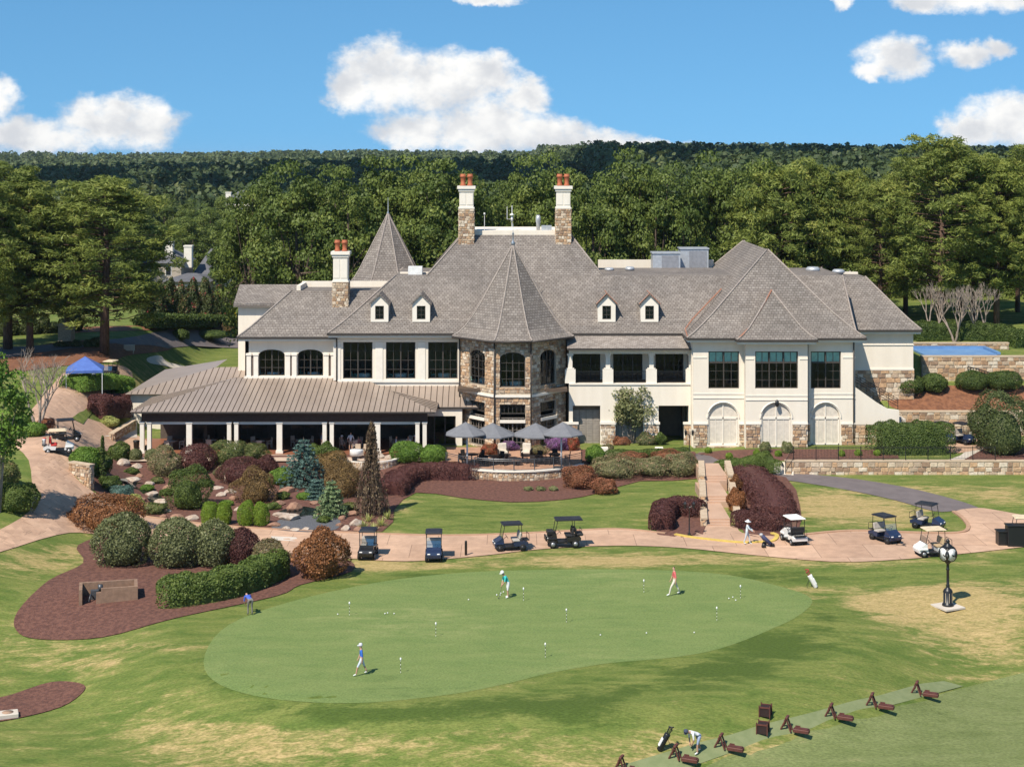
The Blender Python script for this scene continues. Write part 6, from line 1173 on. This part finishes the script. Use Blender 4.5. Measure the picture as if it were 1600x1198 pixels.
# ---------------- people
SKIN = mat('skin', (.5,.29,.2), .6)
def person(loc, rz, cols, label, bend=0., stride=0., hands=None, seated=False, shorts=True, hat=None, h=1.75, hair=(.05,.035,.025), squat=0., longs=False):
    """cols: shirt, trousers, shoes. forward = +X"""
    B = Matrix.Translation((0,0,.93)) @ Matrix.Rotation(bend,4,'Y') @ Matrix.Translation((0,0,-.93)); dz = -.48 if seated else 0.; J = {}; up = lambda x,y,z: B @ Vector((x,y,z))
    for n, p in dict(pelvis=(0,0,.95),waist=(0,0,1.1),chest=(.01,0,1.3),neck=(0,0,1.47),chin=(.02,0,1.55),head=(.015,0,1.66),crown=(0,0,1.76),nose=(.115,0,1.64),Ls=(0,.18,1.42),Rs=(0,-.18,1.42)).items(): J[n] = up(*p)
    for s, sy in (('L',1),('R',-1)):
        J[s+'h'] = Vector((0,sy*.1,.9)); fx = stride*sy*.32
        if seated: J[s+'k'] = Vector((.45,sy*.13,.93)); J[s+'a'] = Vector((.45,sy*.13,.52)); J[s+'t'] = Vector((.62,sy*.14,.48+.03))
        else: J[s+'k'] = Vector((fx*.6+.04+bend*.02,sy*.115,.5)); J[s+'a'] = Vector((fx,sy*.12,.09+(.06 if fx < -.1 else 0))); J[s+'t'] = J[s+'a']+Vector((.17,sy*.02,-.055))
        w = Vector(hands[0 if s == 'L' else 1]) if hands else up(.08+.1*stride*-sy,sy*.27,.86); sh = J[s+'s']; d = w-sh; L = min(d.length,.55); w = sh+d.normalized()*L; e = (sh+w)/2+Vector((-.3*math.sqrt(max(0,.0784-(L/2)**2))*1.6,sy*.07,-.04)); J[s+'e'] = e; J[s+'w'] = w
        f = (w-e).normalized(); J[s+'p'] = w+f*.07; side = f.cross(Vector((0,sy,.3))).normalized(); curl = Vector((.03,0,-.02))
        for i in range(4): b_ = J[s+'p']+side*(.03-.02*i)+f*.01; J[s+'f%d' % i] = b_+f*(.045-.006*abs(i-1)); J[s+'g%d' % i] = J[s+'f%d' % i]+f*.025+curl*.7
        J[s+'u'] = w+f*.03+side*.05; J[s+'v'] = J[s+'u']+f*.035+side*.01
    E = [('pelvis','waist','s'),('waist','chest','s'),('chest','neck','s'),('neck','chin','k'),('chin','head','k'),('head','crown','H'),('head','nose','k')]
    for s in 'LR': E += [('chest',s+'s','s'),(s+'s',s+'e','s'),(s+'e',s+'w','s' if longs else 'k'),(s+'w',s+'p','k'),('pelvis',s+'h','p'),(s+'h',s+'k','p'),(s+'k',s+'a','k' if shorts else 'p'),(s+'a',s+'t','o')]+[(s+'p',s+'f%d' % i,'k') for i in range(4)]+[(s+'f%d' % i,s+'g%d' % i,'k') for i in range(4)]+[(s+'w',s+'u','k'),(s+'u',s+'v','k')]
    rad = dict(pelvis=.14,waist=.125,chest=.14,neck=.06,chin=.07,head=.098,crown=.06,nose=.018); rl = dict(s=.07,e=.046,w=.032,p=.034,h=.105,k=.062,a=.043,t=.035,u=.012,v=.01)
    names = list(J); me = bpy.data.meshes.new('body'); me.from_pydata([J[n] for n in names], [(names.index(a),names.index(b_)) for a,b_,_ in E], []); ob = link(bpy.data.objects.new('person', me))
    md = ob.modifiers.new('Skin','SKIN'); 
    for i, n in enumerate(names): r = rad.get(n) or (rl[n[1]] if n[1] not in 'fg' else .009); sv = me.skin_vertices[0].data[i]; sv.radius = (r, r*(.8 if n in ('chest','waist','pelvis') else 1)); sv.use_root = n == 'pelvis'
    sb = ob.modifiers.new('Sub','SUBSURF'); sb.levels = 1; sb.render_levels = 1; dg = bpy.context.evaluated_depsgraph_get(); nm = bpy.data.meshes.new_from_object(ob.evaluated_get(dg)); bpy.data.objects.remove(ob)
    ms = [SKIN]+[mat('cloth_%.2f_%.2f_%.2f' % c_, c_, .8) for c_ in cols]+[mat('hair_%.2f' % hair[0], hair, .7)]; nm.materials.clear(); [nm.materials.append(q) for q in ms]; K = {'k':0,'s':1,'p':2,'o':3,'H':4}; seg = [(J[a],J[b_],K[t]) for a,b_,t in E if a[-1:] not in '0123' or len(a) > 3]
    seg = [(J[a],J[b_],K[t]) for a,b_,t in E]
    for f in nm.polygons:
        c = f.center; best = min(seg, key=lambda q: (c-q[0]-(q[1]-q[0])*min(1,max(0,(c-q[0]).dot(q[1]-q[0])/max(1e-6,(q[1]-q[0]).length_squared)))).length); i = best[2]
        if i == 1 and (c-J['Ls']).length > .33 and (c-J['Rs']).length > .33 and not longs and min((c-J['Lw']).length,(c-J['Rw']).length) < .3: i = 0
        f.material_index = i; f.use_smooth = True
    o = thing('person', label, 'person', loc, rz); s = h/1.78; o.scale = (s,s,s); o.location.z += dz*s; b_ = link(bpy.data.objects.new('body', nm), o)
    if hat: m = MB(); br_ = hat[1]; hc = J['head']; ax = B.to_3x3(); m.lathe([(br_,.03),(br_*.98,.045),(.115,.06),(.105,.14),(.05,.18)], n=12); m.v = [tuple(ax @ Vector(v)+hc) for v in m.v]; m.cbox(tuple(hc+ax @ Vector((.13,0,.05))),(.12,.16,.02)) if br_ < .15 else None; m.build('hat', mat('hat_%.2f' % hat[0][0], hat[0], .8), o)
    return o, J
ZG = Vector((0,0,.03))
person(G(565,1055)+ZG, R(188), ((.03,.13,.5),(.55,.6,.68),(.7,.7,.7)), 'person in blue sleeveless top and pale skirt walking across the green', 0.05, 1., hat=((.6,.6,.65),.12), h=1.68)
pu, _ = person(G(794,934)+ZG, R(200), ((.04,.5,.48),(.72,.72,.72),(.8,.8,.8)), 'person in aqua shirt and white shorts bending over a putt', .5, .15, hands=((.42,.03,.78),(.42,-.03,.8)), hat=((.75,.75,.75),.12), h=1.8)
person(G(1054,930)+ZG, R(185), ((.6,.13,.13),(.68,.62,.52),(.75,.75,.75)), 'person in red shirt and cream trousers walking on the green', .03, 1.1, shorts=False, hair=(.06,.03,.02), h=1.85)
person(G(391,961)+ZG, R(120), ((.06,.12,.5),(.2,.185,.17),(.1,.1,.1)), 'person in blue shirt and grey trousers stooping at the green edge', 1.25, .15, hands=((.5,.12,.5),(.5,-.12,.5)), shorts=False, hair=(.02,.02,.025))
person(G(1167,851)+ZG, R(-10), ((.6,.68,.72),(.5,.55,.6),(.7,.7,.7)), 'person in wide white sun hat walking behind a bag trolley', .08, .7, hands=((.45,.15,1.0),(.45,-.15,1.0)), shorts=False, hat=((.75,.74,.7),.24), longs=True)
person(G(1092,1176), R(205), ((.75,.75,.76),(.3,.36,.5),(.75,.75,.75)), 'person in white shirt bending down on the tee line', 1.2, .5, hands=((.45,.1,.35),(.45,-.1,.4)), hair=(.03,.035,.06), hat=((.05,.06,.1),.12))
for px, py, rz, c, st, lb, se in ((548,0,90,(.72,.72,.74),0,'person in white shirt and khaki shorts standing with back turned in the loggia',0),(534,0,60,(.3,.25,.22),0,'seated person in white cap in the loggia behind the weeping tree',1),(560,0,-90,(.4,.2,.18),0,'seated person in reddish shirt at the loggia table',1),(619,0,0,(.6,.65,.75),0,'seated person in pale shirt in the last loggia bay, left chair',1),(638,0,-90,(.75,.75,.75),0,'seated person in white shirt facing out from the last loggia bay',1),(649,0,180,(.65,.65,.68),0,'seated person in white cap in the last loggia bay, right chair',1),(503,0,0,(.3,.3,.36),0,'person in grey shirt standing beside the double column',0)):
    g = P(px,0,148.2 if not se else 148.9); g.z = .8; person(g, R(rz), (c,(.35,.3,.24),(.2,.2,.2)), lb, .0, 0., seated=bool(se), hat=((.75,.75,.74),.12) if 'cap' in lb else None)
g = G(146,606); person(g, R(-60), ((.25,.3,.5),(.05,.05,.06),(.05,.05,.05)), 'person in blue shirt standing under the blue tent', 0, 0, shorts=False)
g = G(1196,855); o = thing('bag_trolley', 'push trolley with dark golf bag ahead of the walker', 'trolley', g, R(-12)); m = MB(); m.tube([(-.55,0,1.05),(-.1,0,.45),(.35,0,.15)], .025, 5); m.tube([(-.1,-.35,.18),(-.1,.35,.18)], .02, 5); m.build('frame', GM, o)
for x, y in ((-.1,-.35),(-.1,.35),(.5,0)): m = MB(); m.lathe([(.05,y-.025),(.17,y-.025),(.17,y+.025),(.05,y+.025)], (x,0,.17), 12, 'Y'); m.build('wheel', BLACKM, o)
m = MB(); m.lathe([(.14,0),(.15,.8),(.13,.85)], n=10); m.v = [tuple(Matrix.Translation((.4,0,.25)) @ Matrix.Rotation(R(-48),4,'Y') @ Vector(v)) for v in m.v]; m.build('bag', mat('navy_bag',(.05,.055,.12),.6), o); m = MB(); m.cbox((-.3,0,.9),(.25,.25,.2),0,.06); m.build('headcovers', mat('grey_cloth',(.4,.4,.42),.8), o)

# putter of the stooping player, air
m = MB(); g = pu.location; a = pu.rotation_euler.z; f = Vector((math.cos(a),math.sin(a),0)); m.tube([g+f*.42+Vector((0,0,.8)), g+f*.62+Vector((0,0,.04))], .012, 5); m.cbox(tuple(g+f*.64+Vector((0,0,.03))),(.04,.12,.04),a); tag(m.build('putter', GM), 'steel putter held by the person in the aqua shirt', 'putter')
hz = MB(); hz.box(-5600,5600,-400,5600,-3,46); hz = hz.build('haze', mat('haze_air',(1,1,1)))
hm = bpy.data.materials.new('thin_air'); hm.use_nodes = True; T = NT(hm.node_tree); T.n.remove(T.n['Principled BSDF']); pv = T.new('ShaderNodeVolumePrincipled'); pv.inputs['Color'].default_value = (.75,.86,1,1); pv.inputs['Density'].default_value = .000045; pv.inputs['Anisotropy'].default_value = .2; T.l.new(pv.outputs[0], T.n['Material Output'].inputs['Volume']); hz.data.materials[0] = hm; tag(hz, 'thin bluish air softening the far wooded ridge', 'haze', kind='stuff')
